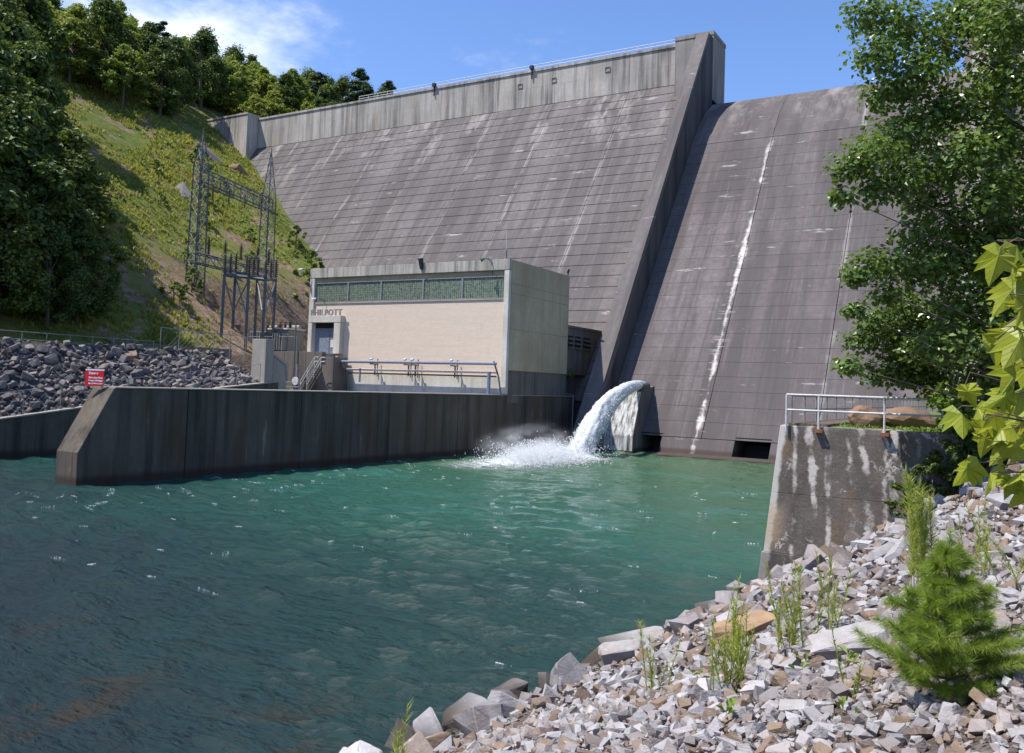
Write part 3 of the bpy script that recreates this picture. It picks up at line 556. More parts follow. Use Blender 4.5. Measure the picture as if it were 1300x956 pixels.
MB().tube([(-69.4, Y0-1.3, 9.3), (-69.1, Y0-1.2, 8.5), (-69.0, Y0-.7, 7.9), (-68.6, Y0-.7, 5.6)], .17, 8).build('elbow_pipe', M_steelblue, PG)
# ------------------------------------------------------------------ warning sign on the wall nose
SG = thing('warning_sign', 'red danger sign with white lettering on the nose of the river wall', 'sign', loc=(-50.55, 34.0, 6.0)); SG.rotation_euler = (0, 0, math.radians(24))
MB().box((-.62, 0, .10), (.62, .05, 1.08)).build('board', M_red, SG); MB().box((-.62, -.003, 1.085), (.64, .05, 1.17)).build('top_strip', M_signwhite, SG)
for x in (-.5, .5): MB().box((x-.04, .055, 0), (x+.04, .13, 1.15)).build('post', M_steel, SG)
for txt, z, sz in (('Danger', .84, .215), ('When Horn Blows', .575, .15), ('Beware Of Rapid', .395, .15), ('Rise In Water Level', .215, .132)):
    cu = bpy.data.curves.new('sign_text', 'FONT'); cu.body = txt; cu.size = sz; cu.extrude = .004; cu.offset = .007
    to = bpy.data.objects.new('tmp', cu); COL.objects.link(to); bpy.context.view_layer.update()
    lm = bpy.data.meshes.new_from_object(to.evaluated_get(bpy.context.evaluated_depsgraph_get())); bpy.data.objects.remove(to); lm.materials.clear(); lm.materials.append(M_signwhite)
    w_ = max(v.co.x for v in lm.vertices); o = link('lettering', lm, SG); o.rotation_euler = (math.radians(90), 0, 0); o.location = (-.38, -.006, z); o.scale = (min(1, .94/w_), 1, 1)
# ------------------------------------------------------------------ right training wall
TB = thing('training_block', 'weathered concrete end wall with white lime runs beside the rock bank', 'wall')
def block_mat():
    m = M_block.copy(); m.name = 'lime_streaked_concrete'; return m
def lime():
    s = S('lime_streaked_concrete', .94, .2); x, y, z = s.xyz(); base = (.150, .128, .112)
    big = s.noise(.7, 5); fine = s.noise(7, 6, .75); st = s.noise((2.2, 2.2, .22), 5, .65); pit = s.noise(16, 3, .6)
    c = s.mix(s.sm(big, .3, .7), tuple(v*.72 for v in base), tuple(v*1.2 for v in base))
    c = s.mix(s.m('MULTIPLY', s.sm(st, .45, .7), .5), c, tuple(v*.5 for v in base))
    c = s.mix(s.m('MULTIPLY', s.sm(s.noise((1.2, 1.2, .5), 4), .54, .72), .55), c, (.21, .135, .07))
    c = s.mix(s.m('MULTIPLY', s.sm(s.m('SUBTRACT', z, s.m('MULTIPLY', st, 1.2)), 5.1, 5.5), .5), c, (.25, .24, .235))
    c = s.mix(s.sm(pit, .645, .70), c, (.32, .29, .25)); c = s.mix(s.m('MULTIPLY', s.sm(pit, .37, .33), .7), c, (.04, .035, .03))
    for j, a, b_, w_, top in ((-6.35, .30, .06, .085, 5.9), (-5.85, .2, .03, .07, 5.9), (-5.05, .30, .05, .05, 5.9), (-4.55, .55, .1, .095, 5.8), (-3.55, .5, .05, .10, 5.9), (-2.9, .3, .0, .06, 5.2), (-7.0, .2, .0, .05, 5.9), (-3.95, .5, 0, .05, 5.6)):
        wob = s.m('MULTIPLY', s.m('SUBTRACT', s.noise((.3, .3, .55+.05*abs(j)), 5, .68, s.vm('ADD', s.pos, (j*7, 0, j*3))), .5), a*2.1)
        d = s.m('ABSOLUTE', s.m('ADD', s.m('ADD', s.m('SUBTRACT', x, j), wob), s.m('MULTIPLY', s.m('SUBTRACT', z, 4.), b_)))
        wz = s.m('MULTIPLY', s.noise((.2, .2, 1.5), 4, .7, s.vm('ADD', s.pos, (j*5, 0, 0))), w_*2.4)
        k = s.m('MULTIPLY', s.sm(s.m('ADD', s.m('SUBTRACT', d, wz), s.m('MULTIPLY', s.m('SUBTRACT', s.noise(5.5, 5, .7), .5), .22)), .05, -.05), s.sm(s.noise((.8, .8, .8), 5, .65, s.vm('ADD', s.pos, (j*2, 3, 1))), .44, .60))
        c = s.mix(s.m('MULTIPLY', k, .9), c, (.62, .57, .52))
    crack = s.m('ABSOLUTE', s.m('SUBTRACT', s.noise(1.1, 5, .6), .5)); c = s.mix(s.m('MULTIPLY', s.sm(crack, .018, .005), s.sm(s.noise(.9, 3, .5, s.vm('ADD', s.pos, (9, 9, 9))), .52, .6)), c, (.50, .46, .43))
    edge = s.m('SUBTRACT', s.m('SUBTRACT', x, -8.2), s.m('MULTIPLY', z, .112)); en = s.noise((1, 1, .8), 5, .65)
    k = s.sm(s.m('SUBTRACT', edge, s.m('MULTIPLY', en, .55)), .02, -.12); c = s.mix(s.m('MULTIPLY', k, .9), c, (.62, .57, .52))
    org = s.m('MULTIPLY', s.sm(s.m('ABSOLUTE', s.m('SUBTRACT', z, 2.2)), 1.1, .3), s.sm(edge, .8, .2)); c = s.mix(s.m('MULTIPLY', org, .55), c, (.52, .38, .24))
    c = s.mix(s.m('MULTIPLY', s.sm(z, 1.27, 1.21), .55), c, (.06, .052, .05)); s.col(c); s.bump(s.m('ADD', fine, s.m('MULTIPLY', big, .6)), .6, .04); return s.mat
M_lime = lime()
c = MB()
for (z0, z1, e) in ((-2.2, 1.222, .06), (1.227, 3.427, 0), (3.435, 5.92, 0)):
    a0, a1 = -8.2+.112*z0-e, -8.2+.112*z1-e
    c = MB(); c.poly([(a0, 32.72-e, z0), (12, 32.72-e, z0), (12, 46, z0), (a0, 74, z0), (a1, 32.72-e, z1), (12, 32.72-e, z1), (12, 46, z1), (a1, 74, z1)], [(3,2,1,0),(4,5,6,7),(0,1,5,4),(1,2,6,5),(2,3,7,6),(3,0,4,7)])
    c.build('wall_lift', M_lime, TB, bevel=.012)
for x in (-6.16, -3.96): MB().box((x-.12, 32.5, 5.72), (x+.16, 32.7, 5.84)).build('rusty_bracket', M_rust, TB)
RR = thing('wall_railing', 'white pipe railing along the edge of the right concrete wall', 'railing')
for z in (6.5, 7.06): MB().tube([(-7.3, 32.62, z), (-2.15, 32.62, z)], .038, 8).build('rail', M_white, RR)
MB().tube([(-2.15, 32.62, 7.06), (-2.12, 32.62, 6.78), (-2.15, 32.62, 6.5)], .038, 8).build('end_loop', M_white, RR)
for x in (-7.3, -6.16, -3.96): MB().tube([(x, 32.62, 5.7), (x, 32.62, 7.06)], .038, 8).build('post', M_white, RR)
R2 = thing('basin_railing', 'grey post and rail fence along the top of the wall towards the dam', 'railing')
for z in (6.5, 7.02): MB().tube([(-7.2, 33.0, z), (-7.2, 88, z)], .035, 6).build('rail', M_steel, R2)
pme = MB().tube([(0, 0, 5.9), (0, 0, 7.04)], .035, 6).mesh('post', M_steel)
for i in range(24): o = link('post', pme, R2); o.location = (-7.2, 33+i*2.3, 0)
# ------------------------------------------------------------------ rocks
def rock_mesh(name, mat, seed, n=16, flat=.7, chip=True):
    r = random.Random(seed); bm = bmesh.new()
    for a in (-1, 1):
        for b in (-1, 1):
            for c in (-1, 1):
                k = r.uniform(.55, .95)
                for _ in range(1 if n < 16 else 2): bm.verts.new((a*.78*k*r.uniform(.7, 1.15), b*.62*k*r.uniform(.65, 1.2), c*flat*.75*k*r.uniform(.6, 1.2)))
    for _ in range(max(2, n-12)):
        v = Vector((r.gauss(0, 1), r.gauss(0, 1), r.gauss(0, 1))).normalized()*r.uniform(.6, .85); bm.verts.new((v.x, v.y*.85, v.z*flat))
    res = bmesh.ops.convex_hull(bm, input=bm.verts); bmesh.ops.delete(bm, geom=[g for g in res['geom_interior'] if isinstance(g, bmesh.types.BMVert)], context='VERTS')
    if chip:
        bmesh.ops.bevel(bm, geom=list(bm.edges), offset=.055, segments=1, profile=.5, affect='EDGES', clamp_overlap=True)
        bmesh.ops.triangulate(bm, faces=list(bm.faces)); bmesh.ops.subdivide_edges(bm, edges=[e for e in bm.edges if e.calc_length() > .35], cuts=1, use_grid_fill=True); bmesh.ops.triangulate(bm, faces=list(bm.faces))
        for v in bm.verts:
            q = v.co*2.4+Vector((seed, 0, 0)); v.co *= 1+.10*mnoise.noise(q)+.06*mnoise.noise(q*2.7)
    me = bpy.data.meshes.new(name); bm.to_mesh(me); bm.free(); me.materials.append(mat); return me
def rock_arrays(seed, n=13, flat=.7):
    me = rock_mesh('tmp', M_rock, seed, n, flat, False); V = np.array([v.co for v in me.vertices]); me.calc_loop_triangles(); F = np.array([t.vertices for t in me.loop_triangles]); bpy.data.meshes.remove(me); return V, F
PROT = [rock_arrays(100+i, 14+i % 4, .6+.05*(i % 6)) for i in range(16)]
def rotm(r):
    return np.array(Matrix.Rotation(r.uniform(0, 6.28), 3, 'Z') @ Matrix.Rotation(r.gauss(0, .5), 3, 'X') @ Matrix.Rotation(r.gauss(0, .5), 3, 'Y'))
def join_rocks(name, items, mat, seed, label):
    r = random.Random(seed); Vs, Fs, Ts = [], [], []; o = 0
    for x, y, z, s in items:
        V, F = r.choice(PROT); v = (V*[s*r.uniform(.8, 1.3), s*r.uniform(.7, 1), s*r.uniform(.7, 1)]) @ rotm(r).T + [x, y, z]
        Vs.append(v); Fs.append(F+o); Ts.append(np.full(len(F), r.random())); o += len(v)
    ob = link(name, np_mesh(name, np.concatenate(Vs), np.concatenate(Fs), mat, tint=np.concatenate(Ts))); return tag(ob, label, kind='stuff')
def scatter(rects, sizes, dens, r, gap=.72):
    """dart throwing, large first; returns (x, y, radius)"""
    cell = {}; out = []
    for s, n in zip(sizes, dens):
        for _ in range(n):
            q = r.choice(rects)(r)
            if q is None: continue
            x, y = q; rad = s*r.uniform(.75, 1.3); kx, ky = int(x//1.2), int(y//1.2); ok = True
            for i in range(-2, 3):
                for j in range(-2, 3):
                    for a, b, c in cell.get((kx+i, ky+j), ()):
                        if (a-x)**2+(b-y)**2 < (gap*(c+rad))**2: ok = False
            if ok: cell.setdefault((kx, ky), []).append((x, y, rad)); out.append((x, y, rad))
    return out
def W2(px, py, d):                      # a point at distance d along a sight line of the survey camera at the origin
    v = right*((px-650)/1095.15*d) - up*((py-433)/1095.15*d) - back*d; return np.array(v)+[0, 0, 7]
CAMP = Vector((0, 0, 7)); FWD = -back
def depth(x, y, z): return (Vector((x, y, z))-CAMP).dot(FWD)
rr = random.Random(5)
def near_pt(r):
    y = 3.2 + 29.3*r.random()**1.15; x = float(shore(y)) - .15 + r.random()*(3.3-float(shore(y))); return x, y
def near_edge(r):
    y = r.uniform(6, 32); x = float(shore(y)) + r.gauss(.75, .6); return x, y
def near_close(r):
    y = r.uniform(3.0, 12); return r.uniform(-6.5, 1.6), y
NR = [q for q in scatter([near_edge, near_edge, near_pt], [.62, .42], [160, 300], rr) if q[2] < (.045 if q[1] < 24 and q[0]-float(shore(q[1])) < 2.4 else .027)*depth(q[0], q[1], 2)]
NR += [q for q in scatter([near_pt], [.30, .2], [900, 2400], rr) if q[2] < .018*depth(q[0], q[1], 4) and all((q[0]-a)**2+(q[1]-b)**2 > (.7*(c+q[2]))**2 for a, b, c in NR)]
NR += [q for q in scatter([near_pt, near_close], [.12, .085, .055, .035], [5200, 6200, 8000, 8000], rr, .58) if q[2] < .02*depth(q[0], q[1], 4.6)]
NR_ = [q for q in NR if q[1] < 9 and q[0] > -5.2]
NR += [q for q in scatter([lambda r: (r.uniform(-4.5, 2.2), r.uniform(2.2, 8.5))], [.085, .06, .042, .028], [1500, 3500, 6000, 7000], rr, .56) if all((q[0]-a)**2+(q[1]-b)**2 > (.6*(c+q[2]))**2 for a, b, c in NR_)]
def zof(x, y): return float(bank_h(x, y))
items = sorted([(rad/max(1.5, depth(x, y, zof(x, y))), x, y, rad) for x, y, rad in NR], reverse=True)
NRM = [None]
ROCKC = [('whitish', [(0, (.48, .46, .465)), (1, (.57, .545, .54))]), ('grey', [(0, (.23, .215, .22)), (1, (.34, .32, .325))]), ('light grey', [(0, (.36, .34, .345)), (1, (.45, .43, .43))]), ('brownish', [(0, (.26, .19, .15)), (1, (.34, .26, .21))]), ('orange tan', [(0, (.30, .20, .13)), (1, (.36, .26, .175))])]
NRM = [(n_, [rock_mesh('riprap_rock', rock_mat(n_.replace(' ', '_')+'_rock', st), 40+i+7*k, 20+i % 6, .6+.04*(i % 5)) for i in range(7)]) for k, (n_, st) in enumerate(ROCKC)]
SPECIAL = [(-4.1, 15.18, .85, .93), (-8.6, 21.6, .75, .62), (-8.1, 26.9, .55, .88), (-1.35, 8.9, .5, 0), (-7.6, 18.5, .6, 0), (-6.9, 20.5, .5, 0)]
for x, y, rad, _ in SPECIAL:
    items = [q for q in items if (q[1]-x)**2+(q[2]-y)**2 > (.8*(rad+q[3]))**2]
def put_rock(x, y, z, rad, me, r, label, group):
    o = link('riprap_rock', me); o.location = (x, y, z); o.rotation_euler = (r.gauss(0, .35), r.gauss(0, .35), r.uniform(0, 6.28)); o.scale = (rad*r.uniform(.95, 1.4), rad*r.uniform(.8, 1.1), rad*r.uniform(.75, 1.1))
    return tag(o, label, 'rock', group)
for q in items[:185]:
    _, x, y, rad = q; z = zof(x, y); wet = z < .38
    n_, ms = NRM[rr.choices(range(5), [3, 3, 4, 1.3, .8])[0]]; d_ = x-float(shore(y))
    where = 'close to the water' if d_ < 1.4 else 'against the foot of the concrete block' if y > 29.5 else 'around the young pine' if (x+.36)**2+(y-5.9)**2 < 3.2 else 'on the upper part of the near bank' if d_ > 7.5 else 'among the green weeds' if y < 13 else 'halfway up the near bank'
    put_rock(x, y, z+rad*.22, rad, rr.choice(ms), rr, 'dark wet rock half in the water at the near bank' if wet else f'angular {n_} rock {where}', 'wet rocks at the edge of the near bank' if wet else f'{n_} rocks {where}')
tag(join_rocks('rock_rubble', [(x, y, zof(x, y)+rad*.2, rad) for _, x, y, rad in items[185:]], M_rubble, 3, 'loose pale grey broken stone covering the near bank'))
M_tan = rock_mat('tan_rock', [(0, (.38, .25, .15)), (1, (.44, .30, .19))], 0, veins=.3); M_big = rock_mat('whitish_rock', [(0, (.36, .345, .34)), (1, (.42, .40, .395))], .3)
for (x, y, rad, sc_, mat, lb) in ((-4.1, 15.18, .55, (1.5, 1.0, .75), M_tan, 'large sandy orange rock among the tall green weeds'), (-1.35, 8.9, .42, (1.3, .8, .5), M_big, 'broad whitish slab just left of the young pine'), (-7.6, 18.5, .62, (1.2, .9, .7), M_big, 'large pale block behind the weeds nearest the water'), (-6.9, 20.5, .5, (1.3, .9, .7), M_rock, 'grey block of stone between the orange rock and the water'), (-8.6, 21.6, .7, (1.7, .9, .6), M_big, 'long whitish boulder nearest the water on the near bank'), (-8.1, 27.0, .6, (1.6, .8, .55), M_rock, 'flat brown slab of rock just above the water below the concrete block')):
    o = link('riprap_rock', rock_mesh('riprap_rock', mat, int(x*100) % 997, 19, .7)); o.location = (x, y, max(zof(x, y), 0)+.25*rad); o.scale = [rad*v for v in sc_]; o.rotation_euler = (.1, -.25, .5); tag(o, lb, 'rock')
# far boulder slope
def far_pt(r):
    y = r.uniform(24, 66.0); x = -69.0 - r.random()*6.6; return x, y
FR = scatter([far_pt], [.6, .42, .30, .2], [260, 1700, 5000, 8000], rr, .55)
fz = lambda x, y: float(left_h(x, y))
FR = sorted([(rad/max(20, depth(x, y, fz(x, y))), x, y, rad) for x, y, rad in FR], reverse=True)
FM = [rock_mesh('slope_boulder', M_far, 70+i, 14+i % 4, .75) for i in range(10)]
vis = [q for q in FR if q[2] > 36]; rest = [q for q in FR if q[2] <= 36]
for q in vis[:108]:
    _, x, y, rad = q; o = link('slope_boulder', rr.choice(FM)); o.location = (x, y, fz(x, y)+rad*.3); o.scale = (rad*rr.uniform(.9, 1.3), rad*rr.uniform(.8, 1.1), rad*rr.uniform(.8, 1.1)); o.rotation_euler = (rr.gauss(0, .4), rr.gauss(0, .4), rr.uniform(0, 6.28))
    wb = ('on the top edge of the far slope' if x < -73.6 else 'at the foot of the far slope' if x > -70.6 else 'halfway up the far slope') + (' behind the red sign' if y < 47 else ' near the pale end block' if y > 58 else '')
    tag(o, f'dark grey boulder {wb}', 'rock', f'boulders {wb}')
tag(join_rocks('boulder_slope', [(x, y, fz(x, y)+rad*.25, rad) for _, x, y, rad in vis[108:]+rest], M_farrub, 9, 'dark broken boulders filling the slope above the tailrace wall'))
for (x, y, s_, lb) in ((-4.9, 35.2, (.66, .5, .5), 'left of the two brown boulders on the lawn behind the railing'), (-3.6, 36.2, (1.1, .55, .48), 'right and longer of the two brown boulders behind the railing')):
    bm = bmesh.new(); bmesh.ops.create_icosphere(bm, subdivisions=3, radius=1)
    for v in bm.verts: v.co *= 1+.30*mnoise.noise(v.co*1.1+Vector((y, 0, 0)))+.12*mnoise.noise(v.co*3.1)
    me = bpy.data.meshes.new('lawn_boulder'); bm.to_mesh(me); bm.free(); me.materials.append(M_boulder); o = link('lawn_boulder', me); o.location = (x, y, 6.25); o.scale = s_; o.rotation_euler = (.1, .1, .5); tag(o, lb, 'boulder')
for i, (x, y, s_, lb) in enumerate(((-128, 101, 3.2, 'grey rock outcrop high on the grassy slope near the trees'), (-141.5, 117, 4.0, 'long dark rock outcrop at the top of the grassy slope by the dam'), (-104, 92, 2.2, 'pale rock sticking out of the slope behind the right lattice tower'), (-137, 121.5, 3.0, 'reddish broken rock at the dam abutment'))):
    o = link('rock_outcrop', rock_mesh('rock_outcrop', M_outcrop if i < 3 else M_boulder, 300+i, 22, .8)); o.location = (x, y, fz(x, y)-.1*s_); o.scale = (s_*1.1, s_*.7, s_*.55); o.rotation_euler = (.2, .7, .5*i); tag(o, lb, 'rock')
# ------------------------------------------------------------------ leaves
def leaf_cloud(C, size, normals, r, elong=1.5, jitter=.35):
    """a rhombic folded leaf (two triangles) at every centre C, facing roughly along its normal"""
    n = len(C); N = normals + r.normal(0, .42, (n, 3)); N /= np.linalg.norm(N, axis=1)[:, None]
    A = np.cross(N, r.normal(size=(n, 3))); A /= np.linalg.norm(A, axis=1)[:, None]; B = np.cross(N, A)
    s = size*r.uniform(1-jitter, 1+jitter, (n, 1)); fold = N*s*.18
    V = np.stack([C-A*s*elong*.5, C-B*s*.5+fold, C+A*s*elong*.5, C+B*s*.5+fold], 1).reshape(-1, 3)
    i = np.arange(n)*4; F = np.concatenate([np.stack([i, i+1, i+2], 1), np.stack([i, i+2, i+3], 1)]); t = r.random(n); return V, F, np.concatenate([t, t])
def clumps(centres, radii, n, r, flat=.7):
    C, N = [], []
    for c, R_ in zip(centres, radii):
        d = r.normal(size=(n, 3)); d /= np.linalg.norm(d, axis=1)[:, None]; rad = R_*np.clip(np.abs(r.normal(.72, .26, (n, 1))), .1, 1.45)
        C.append(np.asarray(c)+d*rad*[1, 1, flat]); N.append(d*.7+[0, 0, .6])
    return np.concatenate(C), np.concatenate(N)
def trunk_mb(h, r0, limbs, r):
    b = MB(); lean = r.normal(0, .03, 2); pts = [(lean[0]*h*t, lean[1]*h*t, h*t) for t in (-.06, .15, .35, .6, .85)]
    b.tube(pts, [r0*1.3, r0, r0*.8, r0*.5, r0*.15], 7)
    for e in limbs:
        t = r.uniform(.25, .6); s_ = np.array([lean[0]*h*t, lean[1]*h*t, h*t]); m_ = s_*.45+np.asarray(e)*.55+[0, 0, -.03*h]
        b.tube([s_, m_, e], [r0*.42, r0*.25, r0*.06], 5)
    return b
def broadleaf(seed, h=15, w=4.8, mat=M_leaf, leaves=110, ncl=64, size=.40, base=.22, shape=0):
    r = np.random.default_rng(seed); cs, rs = [], []
    for k in range(ncl):
        t = r.uniform(0, 1)**.85; z = h*(base+(1-base)*t*.97)
        prof = (math.sin(math.pi*min(1, .14+.86*t)**.8) if shape == 0 else (1-t)**.8+.12); a = r.uniform(0, 6.28); q = w*prof*r.uniform(.35, 1)**.5*(1+.28*math.sin(3*a+seed))
        cs.append((q*math.cos(a), q*math.sin(a), z)); rs.append(r.uniform(.7, 1.45)*h/15)
    C, N = clumps(cs, rs, leaves, r); V, F, T = leaf_cloud(C, size, N, r)
    return np_mesh('crown', V, F, mat, tint=T), trunk_mb(h, h*.016+.06, cs[::9], r).mesh('trunk', M_bark, True)
def pine(seed, h=17, mat=M_needle):
    r = np.random.default_rng(seed); C, N, b = [], [], MB(); b.tube([(0, 0, -.8), (0, 0, h*.5), (0, 0, h)], [.24, .16, .03], 6)
    for k in range(26):
        t = r.uniform(.42, 1); L = (1.05-t)*h*.30+.7; a = r.uniform(0, 6.28); z = h*t; e = np.array([L*math.cos(a), L*math.sin(a), z+.12*L]); b.tube([(0, 0, z-.2), tuple(e)], [.06, .015], 4)
        for f in (.45, .7, .9, 1.0):
            p = np.array([0, 0, z-.2])*(1-f)+e*f; d = r.normal(size=(75, 3)); C.append(p+d*[.42, .42, .17]); N.append(d+[0, 0, 1.])
    V, F, T = leaf_cloud(np.concatenate(C), .30, np.concatenate(N), r, 2.2); return np_mesh('crown', V, F, mat, tint=T), b.mesh('trunk', M_bark)
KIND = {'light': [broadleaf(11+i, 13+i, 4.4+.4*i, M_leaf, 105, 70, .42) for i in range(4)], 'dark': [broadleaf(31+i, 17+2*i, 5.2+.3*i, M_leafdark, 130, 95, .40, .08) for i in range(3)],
        'pine': [pine(51), pine(52, 20)], 'shrubdark': [broadleaf(71+i, 3.4, 1.7, M_leafdark, 90, 30, .16, .02) for i in range(2)], 'shrub': [broadleaf(61+i, 3.4, 1.7, M_bush, 60, 26, .20, .05) for i in range(3)]}
def plant(kind, x, y, z, s, rot, name, label, cat, group=None, variant=None):
    cme, tme = KIND[kind][variant if variant is not None else rr.randrange(len(KIND[kind]))]
    t = thing(name, label, cat, group, (x, y, z-.2)); t.scale = (s*rr.uniform(.92, 1.08), s*rr.uniform(.92, 1.08), s); t.rotation_euler = (0, 0, rot)
    link('trunk', tme, t); link('crown', cme, t); return t
def in_view(x, y, z, m=9):
    v = Vector((x, y, z))-CAMP; d = v.dot(FWD); X = v.dot(right)/d*1095; Yp = v.dot(up)/d*1095; return d > 0 and -650-m*1095/d < X < 700 and Yp < 560
# hillside wood: above the grass line, and down the near end of the hill on the left
TR = []
tr = random.Random(21)
for _ in range(5000):
    y = tr.uniform(36, 250); x = tr.uniform(-330, -86); z = fz(x, y)
    if y < 135:
        up_edge = x < -143.5 - (121-y)*.93 - 2 and y > 78
        left = y < 55.6 + (-83-x)*.46 - 3.5 and y < 92 and x < -85.5
        if not (up_edge or left): continue
    elif x > -150 - (y-140)*.05 + max(0, y-165)*.5: continue
    if z < 9 or not in_view(x, y, z+8): continue
    dmin = 4.9 if y < 92 and x > -150 else 6.0 if y > 142 else 7.0
    if all((a-x)**2+(b-y)**2 > dmin**2 for a, b, *_ in TR): TR.append((x, y, z))
SKY_PX = [-200, 0, 100, 165, 190, 222, 245, 265, 300, 345, 372, 395, 412, 440, 470, 510]; SKY_PY = [-300, -80, -50, -5, 18, 45, 52, 24, 28, 42, 60, 78, 100, 96, 110, 118]
def pix(x, y, z):
    v = Vector((x, y, z))-CAMP; d = v.dot(FWD); return 650+v.dot(right)/d*1095, 433-v.dot(up)/d*1095
ntree = 0
for x, y, z in TR:
    left = y < 92 and x > -150
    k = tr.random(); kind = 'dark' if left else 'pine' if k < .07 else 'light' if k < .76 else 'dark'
    s_ = tr.uniform(.85, 1.25) if left else tr.uniform(.72, 1.12); hh = {'dark': 19, 'pine': 18.5, 'light': 14.5}[kind]
    if not left:
        # the ridge line: shorter trees where the wood drops towards the dam, none that the crest would hide
        for _ in range(7):
            px, py = pix(x, y, z+hh*s_)
            if py > np.interp(px, SKY_PX, SKY_PY): break
            s_ *= .88
        else: continue
        if 255 < px < 352 and y < 138: continue
        if s_ < .42 or (px > 300 and py > 158-.19*(px-281)): continue
    ntree += 1
    px, py = pix(x, y, z+hh*s_)
    wh = ('above the far left end of the dam crest' if px > 330 else 'behind the abutment block of the dam' if px > 262 else 'on the hilltop just left of the dam') + (' on the skyline' if py < np.interp(px, SKY_PX, SKY_PY)+14 else '') if y > 142 else 'along the upper edge of the grassy slope' if x > -172 - (121-y)*.93 and y > 78 else 'high on the wooded hill at the left'
    wl = ('at the edge of the grassy slope' if y > 53 + (-83-x)*.44 - 6 else 'in the front row of the left wood above the berm' if x > -97 else 'deep in the left wood')
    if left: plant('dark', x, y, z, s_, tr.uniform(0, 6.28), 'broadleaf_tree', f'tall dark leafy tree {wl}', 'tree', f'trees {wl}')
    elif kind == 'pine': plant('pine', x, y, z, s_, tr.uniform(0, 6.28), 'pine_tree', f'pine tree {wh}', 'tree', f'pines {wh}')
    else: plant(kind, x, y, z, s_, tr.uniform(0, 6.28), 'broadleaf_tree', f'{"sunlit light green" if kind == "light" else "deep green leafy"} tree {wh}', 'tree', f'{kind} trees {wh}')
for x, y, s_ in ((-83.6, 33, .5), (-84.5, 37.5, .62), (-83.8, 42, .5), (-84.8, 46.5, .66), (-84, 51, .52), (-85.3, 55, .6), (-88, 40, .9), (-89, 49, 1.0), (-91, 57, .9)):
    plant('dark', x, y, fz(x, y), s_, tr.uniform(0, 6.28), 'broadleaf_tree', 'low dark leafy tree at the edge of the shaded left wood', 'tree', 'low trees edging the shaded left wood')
for px, top, lb in ((455, 82, 'umbrella shaped pine standing alone above the dam crest'), (492, 98, 'small pine showing just above the dam crest handrail')):
    q = W2(px, 150, 215); plant('pine', q[0], q[1], q[2]-4, (150-top+20)/1095*215/18, 1., 'pine_tree', lb, 'tree', None, 0)
print('trees', ntree)
# ------------------------------------------------------------------ brush, bushes, outcropping grass
def tufts(pts, size, r, blades=7, spread=.5):
    n = len(pts); P = np.repeat(np.asarray(pts), blades, 0); s = np.repeat(size, blades)[:, None]
    a = r.uniform(0, 6.28, n*blades); d = np.stack([np.cos(a), np.sin(a), 0*a], 1); base = P+d*s*spread*r.uniform(0, 1, (len(P), 1)); h = s*r.uniform(.5, 1.15, (len(P), 1))
    tip = base+d*s*r.uniform(.1, .7, (len(P), 1))+[0, 0, 1]*h; sd = np.stack([-np.sin(a), np.cos(a), 0*a], 1)*s*.16; mid = base*.45+tip*.55+[0, 0, .06]*s
    V = np.stack([base-sd*.6, base+sd*.6, mid+sd, tip, mid-sd], 1).reshape(-1, 3); i = np.arange(len(P))*5
    F = np.concatenate([np.stack([i, i+1, i+2], 1), np.stack([i, i+2, i+4], 1), np.stack([i+4, i+2, i+3], 1)]); t = np.repeat(r.random(n), blades); return V, F, np.concatenate([t]*3)
gr = np.random.default_rng(4); pts, sz = [], []
while len(pts) < 30000:
    y = gr.uniform(48, 134); x = gr.uniform(-185, -82); pts.append((x, y)); 
P2 = np.array(pts); Z = left_h(P2[:, 0], P2[:, 1]); den = fbm(P2[:, 0], P2[:, 1], .12, 3)
cutz = (P2[:, 1] > 74) & (P2[:, 1] < 112) & (Z < 27); keep = (P2[:, 0] < -82.5) & (fbm(P2[:, 0]+31, P2[:, 1]+7, .22, 3) > -.55+.3*gr.random(len(P2))-.12) & ~(cutz & (gr.random(len(P2)) < .82)) & (Z < 78) & (P2[:, 1] < 93+.7*Z)
P3 = np.stack([P2[:, 0], P2[:, 1], Z-.05], 1)[keep]; V, F, T = tufts(P3, gr.uniform(.2, .62, len(P3))**1.2*(1.1+.8*np.clip(den[keep], -.5, 1)), gr)
tag(link('hillside_brush', np_mesh('hillside_brush', V, F, M_tuft, tint=T)), 'yellow green grass and low brush covering the steep slope', kind='stuff')
bl = [(gr.uniform(-76.6, -75.0), gr.uniform(25, 66)) for _ in range(2600)]; P3 = np.array([(x, y, fz(x, y)-.03) for x, y in bl]); V, F, T = tufts(P3, gr.uniform(.08, .2, len(P3)), gr, 4)
tag(link('berm_grass', np_mesh('berm_grass', V, F, M_lawn, tint=T)), 'strip of bright mown grass on top of the boulder slope', kind='stuff')
MB().box((-79.5, -60, 8.4), (-75.4, 64.5, 9.02)).build('berm_lawn', M_lawn)['kind'] = 'structure'
bl = [(gr.uniform(-6.2, 2), gr.uniform(33.2, 44)) for _ in range(2500)]; P3 = np.array([(x, y, 5.93) for x, y in bl]); V, F, T = tufts(P3, gr.uniform(.05, .13, len(P3)), gr, 4)
tag(link('wall_top_grass', np_mesh('wall_top_grass', V, F, M_lawn, tint=T)), 'short green grass behind the railing of the right wall', kind='stuff')
br = random.Random(8)
